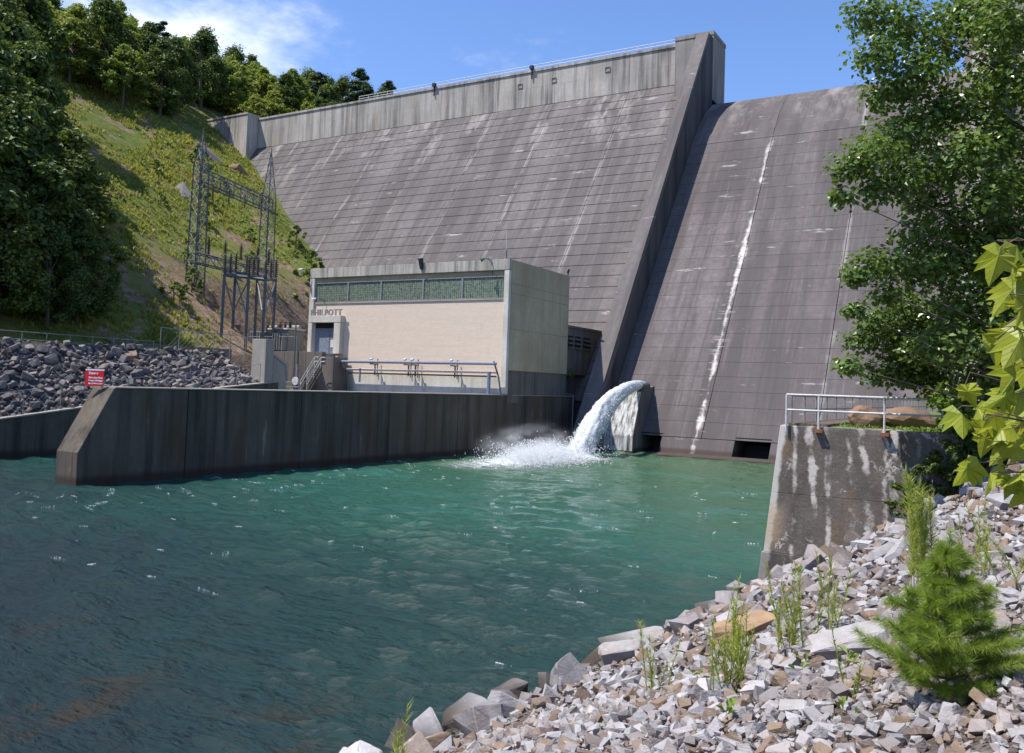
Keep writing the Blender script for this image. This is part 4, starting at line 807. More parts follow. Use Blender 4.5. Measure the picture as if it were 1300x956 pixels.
for i, (x, y, s_, lb) in enumerate(((-100, 106, 1.9, 'tall bright green bush beside the powerhouse roof corner'), (-97.5, 105.5, 1.3, 'bright green bush just left of the powerhouse roof'), (-104, 109, 1.6, 'pale green bush against the foot of the dam'), (-111, 112, 1.3, 'low bush where the grassy slope meets the dam'), (-93.5, 76, 1.0, 'small green bush beside the brown track on the slope'), (-90.5, 71, .9, 'dark low bush at the shaded foot of the slope'),
        (-118, 98, .9, 'low round bush in the middle of the grassy slope'), (-127, 104, 1.0, 'bush below the grey rock outcrop on the slope'), (-133, 99, .9, 'low bush close to the dark wood on the slope'), (-112, 90, .8, 'small bush left of the taller lattice tower'), (-138, 112, 1.2, 'bush beside the dark outcrop at the top of the slope'), (-122, 92, .7, 'small bush on the slope nearest the shaded wood'), (-130, 111, .8, 'small round bush between the outcrop and the dam'), (-116, 106, .8, 'bush behind the lattice cross beam'), (-108, 99, .7, 'low bush behind the right lattice tower'), (-104, 83, .7, 'bush at the edge of the brown earth below the left lattice tower'), (-99, 80, .6, 'scrubby bush on the bare brown earth by the switch frame'), (-124, 116, .9, 'bush close under the dam face halfway up the slope'))):
    plant('shrub', x, y, fz(x, y), s_, br.uniform(0, 6), 'bush', lb, 'bush')
plant('shrub', -47.0, 94.7, 8.6, .32, .4, 'bush', 'small green plant growing from the ledge at the powerhouse corner', 'plant')
for x, y, s_, lb in ((-1.4, 34.2, .7, 'dark leafy shrub on top of the right wall behind the railing end'), (.5, 33.7, .9, 'leafy shrub at the right end of the concrete wall'), (3.2, 34.5, 1.3, 'large shrub on the bank top under the big tree'), (-3.1, 32.0, .42, 'lowest dark shrub where the rocks meet the concrete wall'), (-2.3, 31.9, .62, 'dark shrub against the wall just right of the lime runs'), (-1.5, 31.7, .72, 'dark bushy shrub below the end of the wall railing'), (-.7, 31.6, .8, 'dark shrub growing from the rocks against the concrete wall'), (.3, 31.7, .8, 'taller dark shrub in the shade below the right end of the wall'), (1.6, 31.4, .9, 'shrub at the foot of the big tree above the rocks')): plant('shrubdark', x, y, 5.9 if y > 33 else zof(x, y), s_, br.uniform(0, 6), 'bush', lb, 'bush')
# ------------------------------------------------------------------ big tree on the right bank (crown reaches over the wall)
BT = thing('poplar_tree', 'tall broadleaf tree with glossy green leaves on the right bank', 'tree', loc=(1.6, 30.4, 4.2)); o_ = np.array(BT.location)
r = np.random.default_rng(77); cs, rs = [], []
LOBES = [((1105, 18), 26, 1.0), ((1150, 30), 26.5, 1.3), ((1112, 70), 25.5, .9), ((1160, 95), 26, 1.3), ((1125, 120), 27, .9), ((1190, 60), 27.5, 1.2), ((1105, 195), 25, 1.05), ((1075, 215), 25, .65), ((1140, 175), 26, 1.15), ((1180, 150), 26.5, 1.2), ((1068, 250), 25.2, .5), ((1150, 225), 25.5, 1.1), ((1110, 240), 25.5, .75),
         ((1190, 215), 27, 1.2), ((1225, 130), 26, 1.2), ((1230, 195), 25, 1.2), ((1270, 170), 26, 1.3), ((1265, 90), 27, 1.1), ((1215, 20), 27.5, .9), ((1290, 40), 27, .9), ((1100, 340), 24.6, .75), ((1130, 335), 25.2, .85), ((1085, 352), 24.4, .45), ((1125, 375), 25, .6), ((1165, 300), 26, 1.0), ((1175, 345), 25.5, 1.0),
         ((1095, 430), 28.9, .8), ((1078, 465), 24.2, .45), ((1130, 420), 29.1, 1.0), ((1115, 474), 29.0, .75), ((1150, 470), 29.1, 1.0), ((1165, 415), 29.2, 1.15), ((1190, 485), 29.0, .95), ((1210, 440), 25, 1.1), ((1215, 380), 26, 1.1), ((1240, 310), 26, 1.2), ((1210, 280), 27, 1.1), ((1255, 250), 25, 1.2), ((1270, 400), 25.5, 1.3), ((1250, 480), 26, 1.1), ((1290, 300), 26, 1.3), ((1295, 460), 26, 1.2), ((1230, 520), 26.5, .7),
         ((1085, 395), 24.5, .4), ((1240, 560), 29, .9), ((1280, 560), 28.5, 1.1), ((1200, 330), 26.5, 1.2), ((1230, 420), 27, 1.3), ((1180, 440), 26, .9), ((1205, 505), 27.5, .8), ((1170, 255), 27, .9), ((1245, 20), 27, 1.2), ((1290, 110), 25, 1.2), ((1260, 350), 28, 1.4), ((1295, 520), 27, 1.2), ((1215, 545), 29.5, .6), ((1112, 405), 28.4, .7), ((1140, 440), 28.7, .9), ((1165, 415), 28.5, .9), ((1170, 470), 28.8, .8), ((1145, 480), 28.9, .5), ((1195, 455), 28.6, 1.0), ((1150, 385), 28.2, .8), ((1200, 505), 29, .7), ((1190, 400), 28.2, 1.0)]
for (p, d, q) in LOBES: cs.append(W2(p[0], p[1], d)-o_); rs.append(q*.92)
for k in range(70):                                                   # the rest of the crown, above and outside the picture
    a = r.uniform(0, 6.28); z = r.uniform(4, 21); q = 5.2*math.sin(math.pi*min(1, z/23))**.7*r.uniform(.3, 1); c = np.array([q*math.cos(a)+.4, q*math.sin(a), z])
    v = Vector(c+o_)-CAMP; d = v.dot(FWD); px = 650+v.dot(right)/d*1095; py = 433-v.dot(up)/d*1095
    if px > 1240 or py < -10: cs.append(c); rs.append(r.uniform(.8, 1.4))
C, N = [], []
for c, R_ in zip(cs, rs):
    n = int(470*R_**2)+70; c1, n1 = clumps([c], [R_], n, r, .75); C.append(c1); N.append(n1)
C = np.concatenate(C); N = np.concatenate(N); V, F, T = leaf_cloud(C, .140, N, r, 1.25); link('crown', np_mesh('crown', V, F, M_leafpop, tint=T), BT)
tb = MB(); tb.tube([(0, 0, -.6), (.05, .1, 3), (.2, .2, 8), (.1, .3, 14), (.2, .2, 20)], [.34, .28, .22, .13, .04], 9)
for k, c in enumerate(cs):
    z0 = max(1.5, min(18, c[2]-1.0-.32*math.hypot(c[0], c[1]))); s_ = np.array([.12, .2, z0]); m_ = s_*.5+c*.5+[0, 0, .25]
    tb.tube([s_, m_, c], [.055, .028, .008], 5)
link('trunk', tb.mesh('trunk', M_bark, True), BT)
BT2 = plant('dark', 9, 41, 5.9, .8, 1, 'broadleaf_tree', 'dark leafy tree behind the big poplar at the right edge', 'tree')
# ------------------------------------------------------------------ lobed leaves hanging into the picture at the right
def lobed(r):
    """outline of a five-lobed leaf about one unit long, stalk end at the origin"""
    p = [(0, 0), (.16, -.06), (.40, .02), (.30, .16), (.50, .36), (.34, .40), (.40, .56), (.20, .58), (.12, .80), (0, 1.0)]
    p = p + [(-x, y) for x, y in p[-2:0:-1]]; n = len(p)
    V = [(x*(1+r.uniform(-.08, .08)), y*(1+r.uniform(-.05, .05)), -.55*abs(x)**1.25+.10*math.sin(5*y+x*4)+.10*math.sin(9*x+2*y)-.34*y*y) for x, y in p]+[(0, .34, .05)]
    return V, [(n, i, (i+1) % n) for i in range(n)]
lr = random.Random(3); LMES = []
for k in range(6):
    V, F = lobed(lr); me = bpy.data.meshes.new('lobed_leaf'); me.from_pydata(V, [], F); me.materials.append(M_maple); a = me.attributes.new('tint', 'FLOAT', 'FACE'); tv = lr.random(); a.data.foreach_set('value', [tv]*len(F)); LMES.append(me)
SB = thing('leafy_branch', 'bright yellow green lobed leaves hanging close in front of the big tree', 'branch', loc=(.35, 2.9, 7.0)); so = Vector(SB.location)
LP = [(1266, 330, .105, 1.9), (1293, 316, .09, 2.6), (1282, 372, .115, 1.2), (1302, 352, .1, 1.7), (1262, 448, .10, 1.8), (1292, 436, .11, 1.5), (1288, 478, .10, .9), (1305, 470, .1, 2.2), (1230, 500, .065, 2.6), (1222, 530, .095, 2.0), (1262, 528, .11, 2.4), (1293, 540, .12, 1.4), (1250, 560, .09, 1.7), (1280, 566, .105, 1.1), (1310, 520, .11, 2.0), (1228, 598, .09, .7), (1256, 604, .10, 2.5), (1296, 596, .11, 1.9), (1302, 630, .08, 1.2), (1240, 522, .08, 1.2), (1300, 392, .09, 2.9), (1272, 505, .08, .5), (1308, 565, .1, .8), (1283, 345, .07, 1.0), (1276, 425, .075, 2.3), (1246, 545, .07, 2.2), (1270, 548, .08, .9), (1298, 505, .085, 2.0), (1279, 618, .07, 1.3), (1306, 410, .08, 1.6)]
tw = MB()
for i, (px, py, s_, a) in enumerate(LP):
    p_ = Vector(W2(px, py, 2.35+.25*lr.random()))-so; o = link('leaf', LMES[i % 6], SB)
    n_ = (SUN_DIR*.55 + back*.75 + Vector((lr.gauss(0, .5), lr.gauss(0, .5), lr.gauss(0, .5)))).normalized(); t = (right*-math.cos(a*.6+.2) - up*math.sin(a)*.8).normalized(); t = (t-n_*t.dot(n_)).normalized()
    M3 = Matrix((t.cross(n_), t, n_)).transposed().to_4x4(); M3.translation = p_-t*s_*.45; o.matrix_local = M3 @ Matrix.Diagonal((s_*1.12, s_*1.05, s_*1.2, 1))
    q = p_-t*s_*.45; tw.tube([q, q-t*.06+Vector((.03, .02, -.02)), q+Vector((.10, .06, .01))], [.0016, .0016, .002], 4)
tw.tube([(.5, .3, .75), (-.20, -.02, .35), (-.33, -.12, .33)], [.006, .004, .002], 5); tw.tube([(.5, .3, .3), (-.2, -.05, .12), (-.34, -.13, .10)], [.006, .004, .002], 5); tw.tube([(.5, .3, .0), (-.25, -.08, -.06), (-.42, -.17, -.03)], [.006, .004, .002], 5); tw.tube([(.5, .3, -.2), (-.2, -.05, -.18), (-.40, -.16, -.19)], [.006, .004, .002], 5)
link('twig', tw.mesh('twig', M_bark), SB)
# ------------------------------------------------------------------ young pine and weeds on the near bank
def needles(P, D, L, w, r):
    n = len(P); A = np.cross(D, r.normal(size=(n, 3))); A /= np.linalg.norm(A, axis=1)[:, None]
    tip = P+D*L[:, None]+[0, 0, -.006]; V = np.stack([P-A*w, P+A*w, tip], 1).reshape(-1, 3); F = np.arange(3*n).reshape(-1, 3); return V, F
pr_ = np.random.default_rng(12); PS = thing('pine_sapling', 'bushy young pine with long bright green needles in front', 'pine sapling', loc=(-.36, 5.92, zof(-.36, 5.92)))
pb = MB(); pb.tube([(0, 0, -.1), (.01, .0, .4), (.015, .01, .95)], [.014, .010, .003], 6); P, D = [], []
def shoot(a, b, n, dens=.9):
    a, b = np.array(a), np.array(b); ax = b-a; L = np.linalg.norm(ax); ax = ax/L; t = pr_.uniform(.12, 1.02, n); d = pr_.normal(size=(n, 3)); d -= (d@ax)[:, None]*ax; d /= np.linalg.norm(d, axis=1)[:, None]; d = d*.8+ax*.75; d /= np.linalg.norm(d, axis=1)[:, None]
    P.append(a+np.outer(t, ax)*L); D.append(d)
shoot((.01, 0, .38), (.015, .01, 1.0), 600)
for wz, k, L in ((.05, 9, .40), (.13, 9, .47), (.21, 8, .46), (.30, 8, .42), (.39, 7, .36), (.47, 6, .31), (.56, 6, .24), (.66, 5, .17), (.77, 4, .12), (.86, 3, .08)):
    for i in range(k):
        a = 2*math.pi*(i+pr_.uniform(-.3, .3))/k; l = L*pr_.uniform(.6, 1.2); l *= .86; e = np.array([l*math.cos(a), l*math.sin(a), wz+l*pr_.uniform(.25, .75)]); s_ = np.array([0, 0, wz]); pb.tube([s_, s_*.5+e*.5+[0, 0, -.015], e], [.006, .004, .002], 4); shoot(s_*.8+e*.2, e, 380)
        for q in (.35, .55, .78):
            b_ = s_*(1-q)+e*q; a2 = a+pr_.choice([-1, 1])*.8; e2 = b_+[.36*l*math.cos(a2), .36*l*math.sin(a2), .13*l]; pb.tube([b_, e2], [.004, .002], 4); shoot(b_, e2, 200)
P = np.concatenate(P); D = np.concatenate(D); V, F = needles(P, D, pr_.uniform(.05, .095, len(P)), .0013, pr_); tag(link('needles', np_mesh('needles', V, F, M_sap, tint=pr_.random(len(F))), PS), kind='stuff'); link('trunk', pb.mesh('trunk', M_bark), PS)
def weed(x, y, stems, h, spread, r, label, feather=1.0, base=None):
    t = thing('weed', label, 'weed', None, (x, y, zof(x, y) if base is None else base)); b = MB(); P, D, Ls = [], [], []
    for k in range(stems):
        a = r.uniform(0, 6.28); hh = h*r.uniform(.55, 1.2); s_ = np.array([r.normal(0, spread*.35), r.normal(0, spread*.35), -.05]); e = s_+[spread*math.cos(a)*r.uniform(.2, 1), spread*math.sin(a)*r.uniform(.2, 1), hh]; m_ = (s_+e)/2+[r.normal(0, .03), r.normal(0, .03), .06*h]
        b.tube([s_, m_, e], [.006, .0045, .0015], 5); n = int(46*hh/.6*feather); tt = r.uniform(.18, 1, n)[:, None]; p_ = s_*(1-tt)**2+2*m_*tt*(1-tt)+e*tt**2; P.append(p_); d = r.normal(size=(n, 3)); d[:, 2] = abs(d[:, 2])*.9+.9; D.append(d/np.linalg.norm(d, axis=1)[:, None]); Ls.append(r.uniform(.05, .13, n)*(.6+.6*(1-tt[:, 0]))*h/.6)
    V, F = needles(np.concatenate(P), np.concatenate(D), np.concatenate(Ls), .0048, r); tag(link('leaves', np_mesh('leaves', V, F, M_weed, tint=r.random(len(F))), t), kind='stuff'); me = b.mesh('stems', M_weed); link('stems', me, t); return t
wr = np.random.default_rng(31)
weed(-3.97, 10.6, 6, .95, .30, wr, 'spindly green weed leaning over the rocks nearest the water')
weed(-2.43, 8.72, 15, .75, .26, wr, 'dense tall green weed clump left of centre on the rocks')
weed(-2.75, 9.9, 9, .95, .22, wr, 'upright thin weed stalks behind the dense clump')
weed(-2.15, 10.1, 10, .95, .32, wr, 'weed clump with one tall stalk in front of the concrete block', 1.3)
weed(-1.95, 11.6, 7, .9, .35, wr, 'loose green weed between the clumps and the young pine')
weed(-.93, 12.0, 9, 1.45, .30, wr, 'tall feathery green plume rising behind the young pine', 2.6)
weed(-.35, 12.6, 6, .9, .4, wr, 'thin weed stalks right of the feathery plume'); weed(.15, 9.8, 4, .9, .5, wr, 'arching grassy weed at the right edge above the rocks')
weed(-1.0, 6.9, 4, .45, .2, wr, 'short weed at the left foot of the young pine'); weed(.35, 7.5, 5, .5, .25, wr, 'small weed right of the young pine')
weed(-4.9, 6.6, 4, 1.05, .12, wr, 'single tuft of weed tips standing against the open water')
def sprout(x, y, n, s_, r, label):
    t = thing('broadleaf_sprout', label, 'plant', None, (x, y, zof(x, y)))
    for k in range(n):
        a = r.uniform(0, 6.28); L = s_*r.uniform(.7, 1.2); V = [(0, 0, 0), (.3*L, .5*L, .04), (0, L, .02), (-.3*L, .5*L, .04)]; me = bpy.data.meshes.new('leaf'); me.from_pydata(V, [], [(0, 1, 2), (0, 2, 3)]); me.materials.append(M_bush); me.attributes.new('tint', 'FLOAT', 'FACE').data.foreach_set('value', [r.random()]*2)
        o = link('leaf', me, t); o.location = (.12*math.cos(a)*r.random(), .12*math.sin(a)*r.random(), r.uniform(.05, .16)); o.rotation_euler = (r.uniform(.1, .7), 0, a)
    MB().tube([(0, 0, -.05), (.01, 0, .16)], [.004, .002], 5).build('stem', M_weed, t)
for x, y, n, s_, lb in ((-3.4, 10.5, 5, .11, 'small broad leaved sprout among rocks left of the weeds'), (-1.7, 8.4, 6, .10, 'small sprout with round leaves between weeds and pine'), (-1.25, 7.9, 6, .10, 'leafy sprout on pale rocks left of the young pine'), (-.95, 5.9, 5, .07, 'tiny leafy sprout at the base of the pine'), (-2.0, 7.0, 6, .09, 'bright sprout in the lower foreground rocks'), (-1.4, 9.3, 5, .10, 'pale green sprout beneath the tall weed stalks')): sprout(x, y, n, s_, wr, lb)
# ------------------------------------------------------------------ railings and fences on the far bank
BR = thing('berm_railing', 'grey two rail pipe railing along the grass berm above the boulders', 'railing')
for z in (9.72, 10.4): MB().tube([(-77, 22, z+.03), (-77, 58.3, z-.06)], .045, 6).build('rail', M_steel, BR)
pme = MB().tube([(0, 0, 8.95), (0, 0, 10.4)], .05, 6).mesh('post', M_steel)
for i in range(16): o = link('post', pme, BR); o.location = (-77, 24+i*2.28, -.004*i)
def wire_fence(name, label, P, h, z0, posts, rp=.045, mesh=.55):
    f = thing(name, label, 'fence'); a, b = Vector(P[0]), Vector(P[1])
    for i in range(posts): q = a.lerp(b, i/(posts-1)); MB().tube([q, q+Vector((0, 0, h))], rp, 6).build('post', M_steel, f)
    MB().tube([a+Vector((0, 0, h-.05)), b+Vector((0, 0, h-.05))], rp*.75, 6).build('top_rail', M_steel, f)
    w = MB(); L = (b-a).length; n = int(L/mesh)
    for i in range(n):
        q = a.lerp(b, i/n); q2 = a.lerp(b, min(1, (i*mesh+h)/L)); hh = (q2-q).length
        w.tube([q+Vector((0, 0, .05)), q2+Vector((0, 0, min(h-.06, hh)))], .006, 3, False); q3 = a.lerp(b, max(0, (i*mesh-h)/L)); hh = (q3-q).length; w.tube([q+Vector((0, 0, .05)), q3+Vector((0, 0, max(.06, min(h-.06, hh))))], .006, 3, False)
    tag(w.build('wire_mesh', M_steel, f), kind='stuff'); return f
wire_fence('chain_link_fence', 'tall grey chain link fence at the end of the berm near the switchyard', ((-77.5, 59.4, 9.1), (-77.5, 71, 8.9)), 2.85, 9, 6, .055)
wire_fence('yard_fence', 'chain link fence along the edge of the transformer yard', ((-94, 78.3, 10.25), (-76.6, 78.3, 10.25)), 2.0, 10, 8, .04)
wire_fence('wall_fence', 'thin wire fence on top of the tailrace wall below the boulders', ((-68.6, 37, 3.0), (-68.6, 65, 6.45)), 2.0, 3, 10, .035, 1.1)
MB().box((-81.4, 56, 8.5), (-80.9, 72, 10.25)).build('low_wall', M_stain); tag(bpy.data.objects['low_wall'], 'dark low concrete wall behind the chain link fence', 'wall')
# ------------------------------------------------------------------ switchyard
def lattice(name, label, cx, cy, zt, zj, w, zbase, sp=1.9):
    t = thing(name, label, 'lattice tower', 'lattice towers of the switchyard', (cx, cy, 0)); C4 = [(-1, -1), (1, -1), (1, 1), (-1, 1)]
    def at(k, z):
        f = w*(1.25-.25*(z-zbase)/(zj-zbase)) if z < zj else w*(1-.93*(z-zj)/(zt-zj)); return Vector((C4[k][0]*f, C4[k][1]*f, z))
    for k in range(4):
        gz = fz(cx+C4[k][0]*w, cy+C4[k][1]*w)-.6; b = MB(); b.bar((C4[k][0]*w*1.3, C4[k][1]*w*1.3, min(gz, zbase)), at(k, zbase), .2); b.bar(at(k, zbase), at(k, zj), .17); b.bar(at(k, zj), at(k, zt), .12); b.build('leg', M_steelblue, t)
    zs = [zbase]
    while zs[-1] < zt-1.2: zs.append(zs[-1]+sp)
    for i in range(len(zs)-1):
        x_ = MB()
        for k in range(4):
            k2 = (k+1) % 4; x_.bar(at(k, zs[i]), at(k2, zs[i+1]), .055); x_.bar(at(k2, zs[i]), at(k, zs[i+1]), .055); x_.bar(at(k, zs[i+1]), at(k2, zs[i+1]), .05)
        x_.build('bracing', M_steel, t)
    MB().tube([(0, 0, zt-1), (0, 0, zt+.8)], .07, 6).build('spike', M_steelblue, t); return t
A_, B_ = Vector((-95, 77.7, 0)), Vector((-101.7, 96.4, 0))
lattice('lattice_tower', 'left and taller looking steel lattice tower on the grassy slope', A_.x, A_.y, 39.6, 35.2, .68, 18.6)
lattice('lattice_tower', 'right steel lattice tower standing in front of the dam face', B_.x, B_.y, 42.4, 35.4, .72, 20.5)
def truss(name, label, a, b, w, h, n, th=.16):
    t = thing(name, label, 'truss'); a, b = Vector(a), Vector(b); sd = (b-a).normalized().cross(Vector((0, 0, 1)))*w
    for s_ in (-1, 1):
        for z in (0, h): MB().bar(a+sd*s_+Vector((0, 0, z)), b+sd*s_+Vector((0, 0, z)), th).build('chord', M_steelblue, t)
    for i in range(n):
        p, q = a.lerp(b, i/n), a.lerp(b, (i+1)/n); m = MB()
        for s_ in (-1, 1):
            m.bar(p+sd*s_+Vector((0, 0, 0 if i % 2 else h)), q+sd*s_+Vector((0, 0, h if i % 2 else 0)), .1); m.bar(q+sd*s_, q+sd*s_+Vector((0, 0, h)), .08)
        for z in (0, h): m.bar(p+sd+Vector((0, 0, z)), q-sd+Vector((0, 0, z)), .08)
        m.build('lattice_web', M_steel, t)
    return t
truss('lattice_beam', 'lattice cross beam joining the two switchyard towers', (A_.x, A_.y, 33.0), (B_.x, B_.y, 33.2), .6, 1.8, 10)
truss('bus_beam', 'low lattice beam carrying the dark insulators between the towers', (A_.x+.5, A_.y-1, 22.0), (-94.2, 90.5, 21.2), .55, 1.3, 9, .14)
def insulator(p, n, r, label, group, step=.22):
    t = thing('insulator', label, 'insulator', group, p); b = MB()
    b.tube([(0, 0, -.1), (0, 0, n*step+.15)], r*.35, 6)
    for i in range(n): b.tube([(0, 0, i*step), (0, 0, i*step+.05), (0, 0, i*step+.12)], [r, r*.95, r*.4], 8)
    link('sheds', b.mesh('sheds', M_insul), t); MB().tube([(0, 0, n*step+.1), (0, 0, n*step+.3)], r*.4, 6).build('cap', M_steel, t); return t
ab = Vector((-94.2, 90.5, 0))-Vector((A_.x+.5, A_.y-1, 0))
for i, f in enumerate((.18, .38, .58, .8, .95)):
    q = Vector((A_.x+.5, A_.y-1, 0))+ab*f; insulator((q.x, q.y, 23.5), 9, .30, 'dark ribbed insulator standing on the low lattice beam', 'insulators on the low lattice beam')
    insulator((q.x+.2, q.y, 30.9), 9, .16, 'thin dark insulator string hanging under the lattice cross beam', 'insulators under the cross beam')
BF = thing('bus_frame', 'steel switch frame on legs above the transformer yard', 'switchgear frame')
PB = [((285, 348), (285, 398), 107), ((299, 346), (299, 400), 111), ((316, 351), (316, 402), 108), ((327, 350), (327, 402), 112), ((337, 354), (337, 405), 108), ((350, 353), (350, 405), 112)]; tops = []
for (p0, p1, d) in PB:
    q = Vector(W2(p0[0], p0[1], d)); tops.append(q); MB().bar(q, (q.x, q.y, min(fz(q.x, q.y), 13.8)-.4), .34).build('leg', M_steelblue, BF)
for i, j in ((0, 1), (2, 3), (4, 5), (0, 2), (2, 4), (1, 3), (3, 5)): MB().bar(tops[i]+Vector((0, 0, -.1)), tops[j]+Vector((0, 0, -.1)), .32).build('beam', M_steelblue, BF)
for i, j in ((0, 1), (1, 2), (2, 1), (3, 4), (4, 5), (5, 4)): MB().bar(tops[i]+Vector((0, 0, -.4)), tops[j]+Vector((0, 0, -5)), .16).build('brace', M_steel, BF)
for i, q in enumerate(tops + [(tops[0]+tops[1])/2, (tops[2]+tops[3])/2, (tops[4]+tops[5])/2, (tops[1]+tops[3])/2]): insulator((q.x, q.y, q.z+.2), 8, .34, 'dark ribbed insulator stack on the switch frame', 'insulators on the switch frame', .26)
for i, (x0, x1, lb) in enumerate(((-87.6, -85.0, 'left grey power transformer with cooling fins in the yard'), (-84.4, -81.0, 'right and larger grey transformer beside the powerhouse'))):
    t = thing('transformer', lb, 'transformer', 'transformers in the yard', (0, 0, 0)); MB().box((x0, 81.2, 10.25), (x1, 84, 13.3 if i else 12.9)).build('tank', M_steel, t, bevel=.05); MB().box((x0-.15, 81.0, 13.32 if i else 12.92), (x1+.15, 84.2, 13.5 if i else 13.1)).build('tank_cover', M_palepipe if i else M_steel, t)
    fm = MB().box((0, 80.35, 10.6), (.12, 81.18, 12.8)).mesh('cooling_fin', M_steel); n = int((x1-x0)/.42)
    for k in range(n): o = link('cooling_fin', fm, t); o.location = (x0+.15+k*.42, 0, 0)
    for k in range(3): b = MB(); b.tube([(x0+.6+k*.9, 82.5, 13.2), (x0+.6+k*.9, 82.5, 14.4)], .16, 8); [b.tube([(x0+.6+k*.9, 82.5, 13.3+.2*q), (x0+.6+k*.9, 82.5, 13.4+.2*q)], [.3, .15], 8) for q in range(5)]; b.build('bushing', M_insul, t)
    MB().tube([(x0+.3, 83.6, 13.75), (x1-.3, 83.6, 13.75)], .32, 12).build('conservator', M_steel, t)
Q = thing('yard_pole', 'slender grey pole standing in front of the dark yard wall', 'pole', loc=(-75.6, 77.0, 5.5)); MB().tube([(0, 0, 0), (0, 0, 8.5)], .09, 8).build('shaft', M_steelblue, Q); MB().box((-.2, -.2, 0), (.2, .2, .35)).build('footing', M_pale, Q)
# ------------------------------------------------------------------ jet, foam, spray
def white_water(name, alpha=None, streak=None):
    s = S(name, .55, .3); n = s.noise(streak or 2.4, 6, .7); c = s.mix(s.sm(n, .3, .5), (.78, .81, .84), (.94, .95, .95)); s.col(c); s.b.inputs['Subsurface Weight'].default_value = 0
    s.bump(n, .8, .2)
    tr = s.nd('ShaderNodeBsdfTranslucent'); s.put(tr.inputs['Color'], (.85, .88, .9)); mx = s.nd('ShaderNodeMixShader'); mx.inputs[0].default_value = .35
    s.nt.links.new(s.b.outputs[0], mx.inputs[1]); s.nt.links.new(tr.outputs[0], mx.inputs[2]); last = mx.outputs[0]
    if alpha:
        a = s.sm(s.noise(alpha, 6, .75), .36, .60); a = s.m('MINIMUM', s.m('MULTIPLY', s.m('ADD', a, s.sm(s.attr('tint'), 1.1, 1.8)), s.attr('tint')), 1.); t2 = s.nd('ShaderNodeBsdfTransparent'); m2 = s.nd('ShaderNodeMixShader'); s.put(m2.inputs[0], a); s.nt.links.new(t2.outputs[0], m2.inputs[1]); s.nt.links.new(last, m2.inputs[2]); last = m2.outputs[0]
    s.nt.links.new(last, s.out.inputs[0]); return s.mat
M_jet = white_water('jet_water', None, (4, 1.2, 2.)); M_foam = white_water('foam', (1.1, 1.1, 1.1)); M_drop = white_water('spray_drops')
M_torn = white_water('torn_jet_water', (7, 1.7, 3), (5, 1.0, 1.6)); M_sheet = white_water('spill_sheet', (2.2, 1, .25), (9, 1, .9))
def jet_c(t):
    y = 95.3 - 18.2*t; z = 7.75 - .2*t - 8.4*max(t, 0)**2.15; return np.array([-37.75-.2*t, y, z])
jr = np.random.default_rng(5); TT = np.linspace(0, 1.0, 90); SD = 36; V = []
for i, t in enumerate(TT):
    c = jet_c(t); d = jet_c(t+.01)-jet_c(t-.01); d /= np.linalg.norm(d); sx = np.array([1., 0, 0]); u = np.cross(sx, d); R_ = .36+.80*t**.8
    for k in range(SD):
        w = 2*math.pi*k/SD; q = mnoise.noise(Vector((math.cos(w)*1.6, math.sin(w)*1.6, t*5)))*.5+mnoise.noise(Vector((math.cos(w)*4, math.sin(w)*4, t*16)))*.32+mnoise.noise(Vector((math.cos(w)*9, math.sin(w)*9, t*45)))*.18
        rad = R_*(.90+q*(.10+.55*t)); V.append(c+(sx*math.cos(w)*1.0+u*math.sin(w)*(1.15+.15*t))*rad)
V = np.array(V); i = np.arange(89)[:, None]*SD; k = np.arange(SD)[None]; F = np.stack([i+k, i+(k+1) % SD, i+SD+(k+1) % SD, i+SD+k], -1).reshape(-1, 4)
JT = thing('water_jet', 'white arc of water shooting from the outlet block into the basin', 'water jet'); link('stream', np_mesh('stream', V, F, M_jet, True), JT)
def drops(C, s, name, parent=None, label=None):
    n = len(C); O = np.array([(1, 0, 0), (-1, 0, 0), (0, 1, 0), (0, -1, 0), (0, 0, 1), (0, 0, -1)], float); Fo = np.array([(0, 2, 4), (2, 1, 4), (1, 3, 4), (3, 0, 4), (2, 0, 5), (1, 2, 5), (3, 1, 5), (0, 3, 5)])
    V = (C[:, None, :]+O[None]*s[:, None, None]*jr.uniform(.6, 1.5, (n, 6, 1))).reshape(-1, 3); F = (np.arange(n)[:, None, None]*6+Fo[None]).reshape(-1, 3); o = link(name, np_mesh(name, V, F, M_drop, tint=np.ones(len(F))), parent); return tag(o, label, kind='stuff')
t = jr.random(30000)**.7; C = np.array([jet_c(v) for v in t]); R_ = .36+.80*t**.8; off = jr.normal(size=(len(t), 3)); off /= np.linalg.norm(off, axis=1)[:, None]; C += off*(R_*(.85+.22*jr.random(len(t))+np.abs(jr.normal(0, .20, len(t)))*t))[:, None]; C[:, 2] -= abs(jr.normal(0, .5, len(t)))*t**2
drops(C, jr.uniform(.012, .05, len(t))*(.5+t), 'spray_fringe', JT)
for ly in range(2):                       # torn outer layers of the stream
    V2 = []
    for i_, t_ in enumerate(TT):
        c_ = jet_c(t_)
        for k_ in range(SD):
            p_ = V[i_*SD+k_]; V2.append(c_+(p_-c_)*(1.04+.10*ly*(.3+t_)+.10*mnoise.noise(Vector((k_*.5+ly*9, i_*.16, ly*3.)))*(.4+t_))+np.array([0, 0, -.25*ly*t_]))
    tl = np.repeat(np.clip(.95-.22*ly-.15*TT, .2, 1), SD); link('torn_stream', np_mesh('torn_stream', np.array(V2), F, M_torn, True, tint=tl), JT)
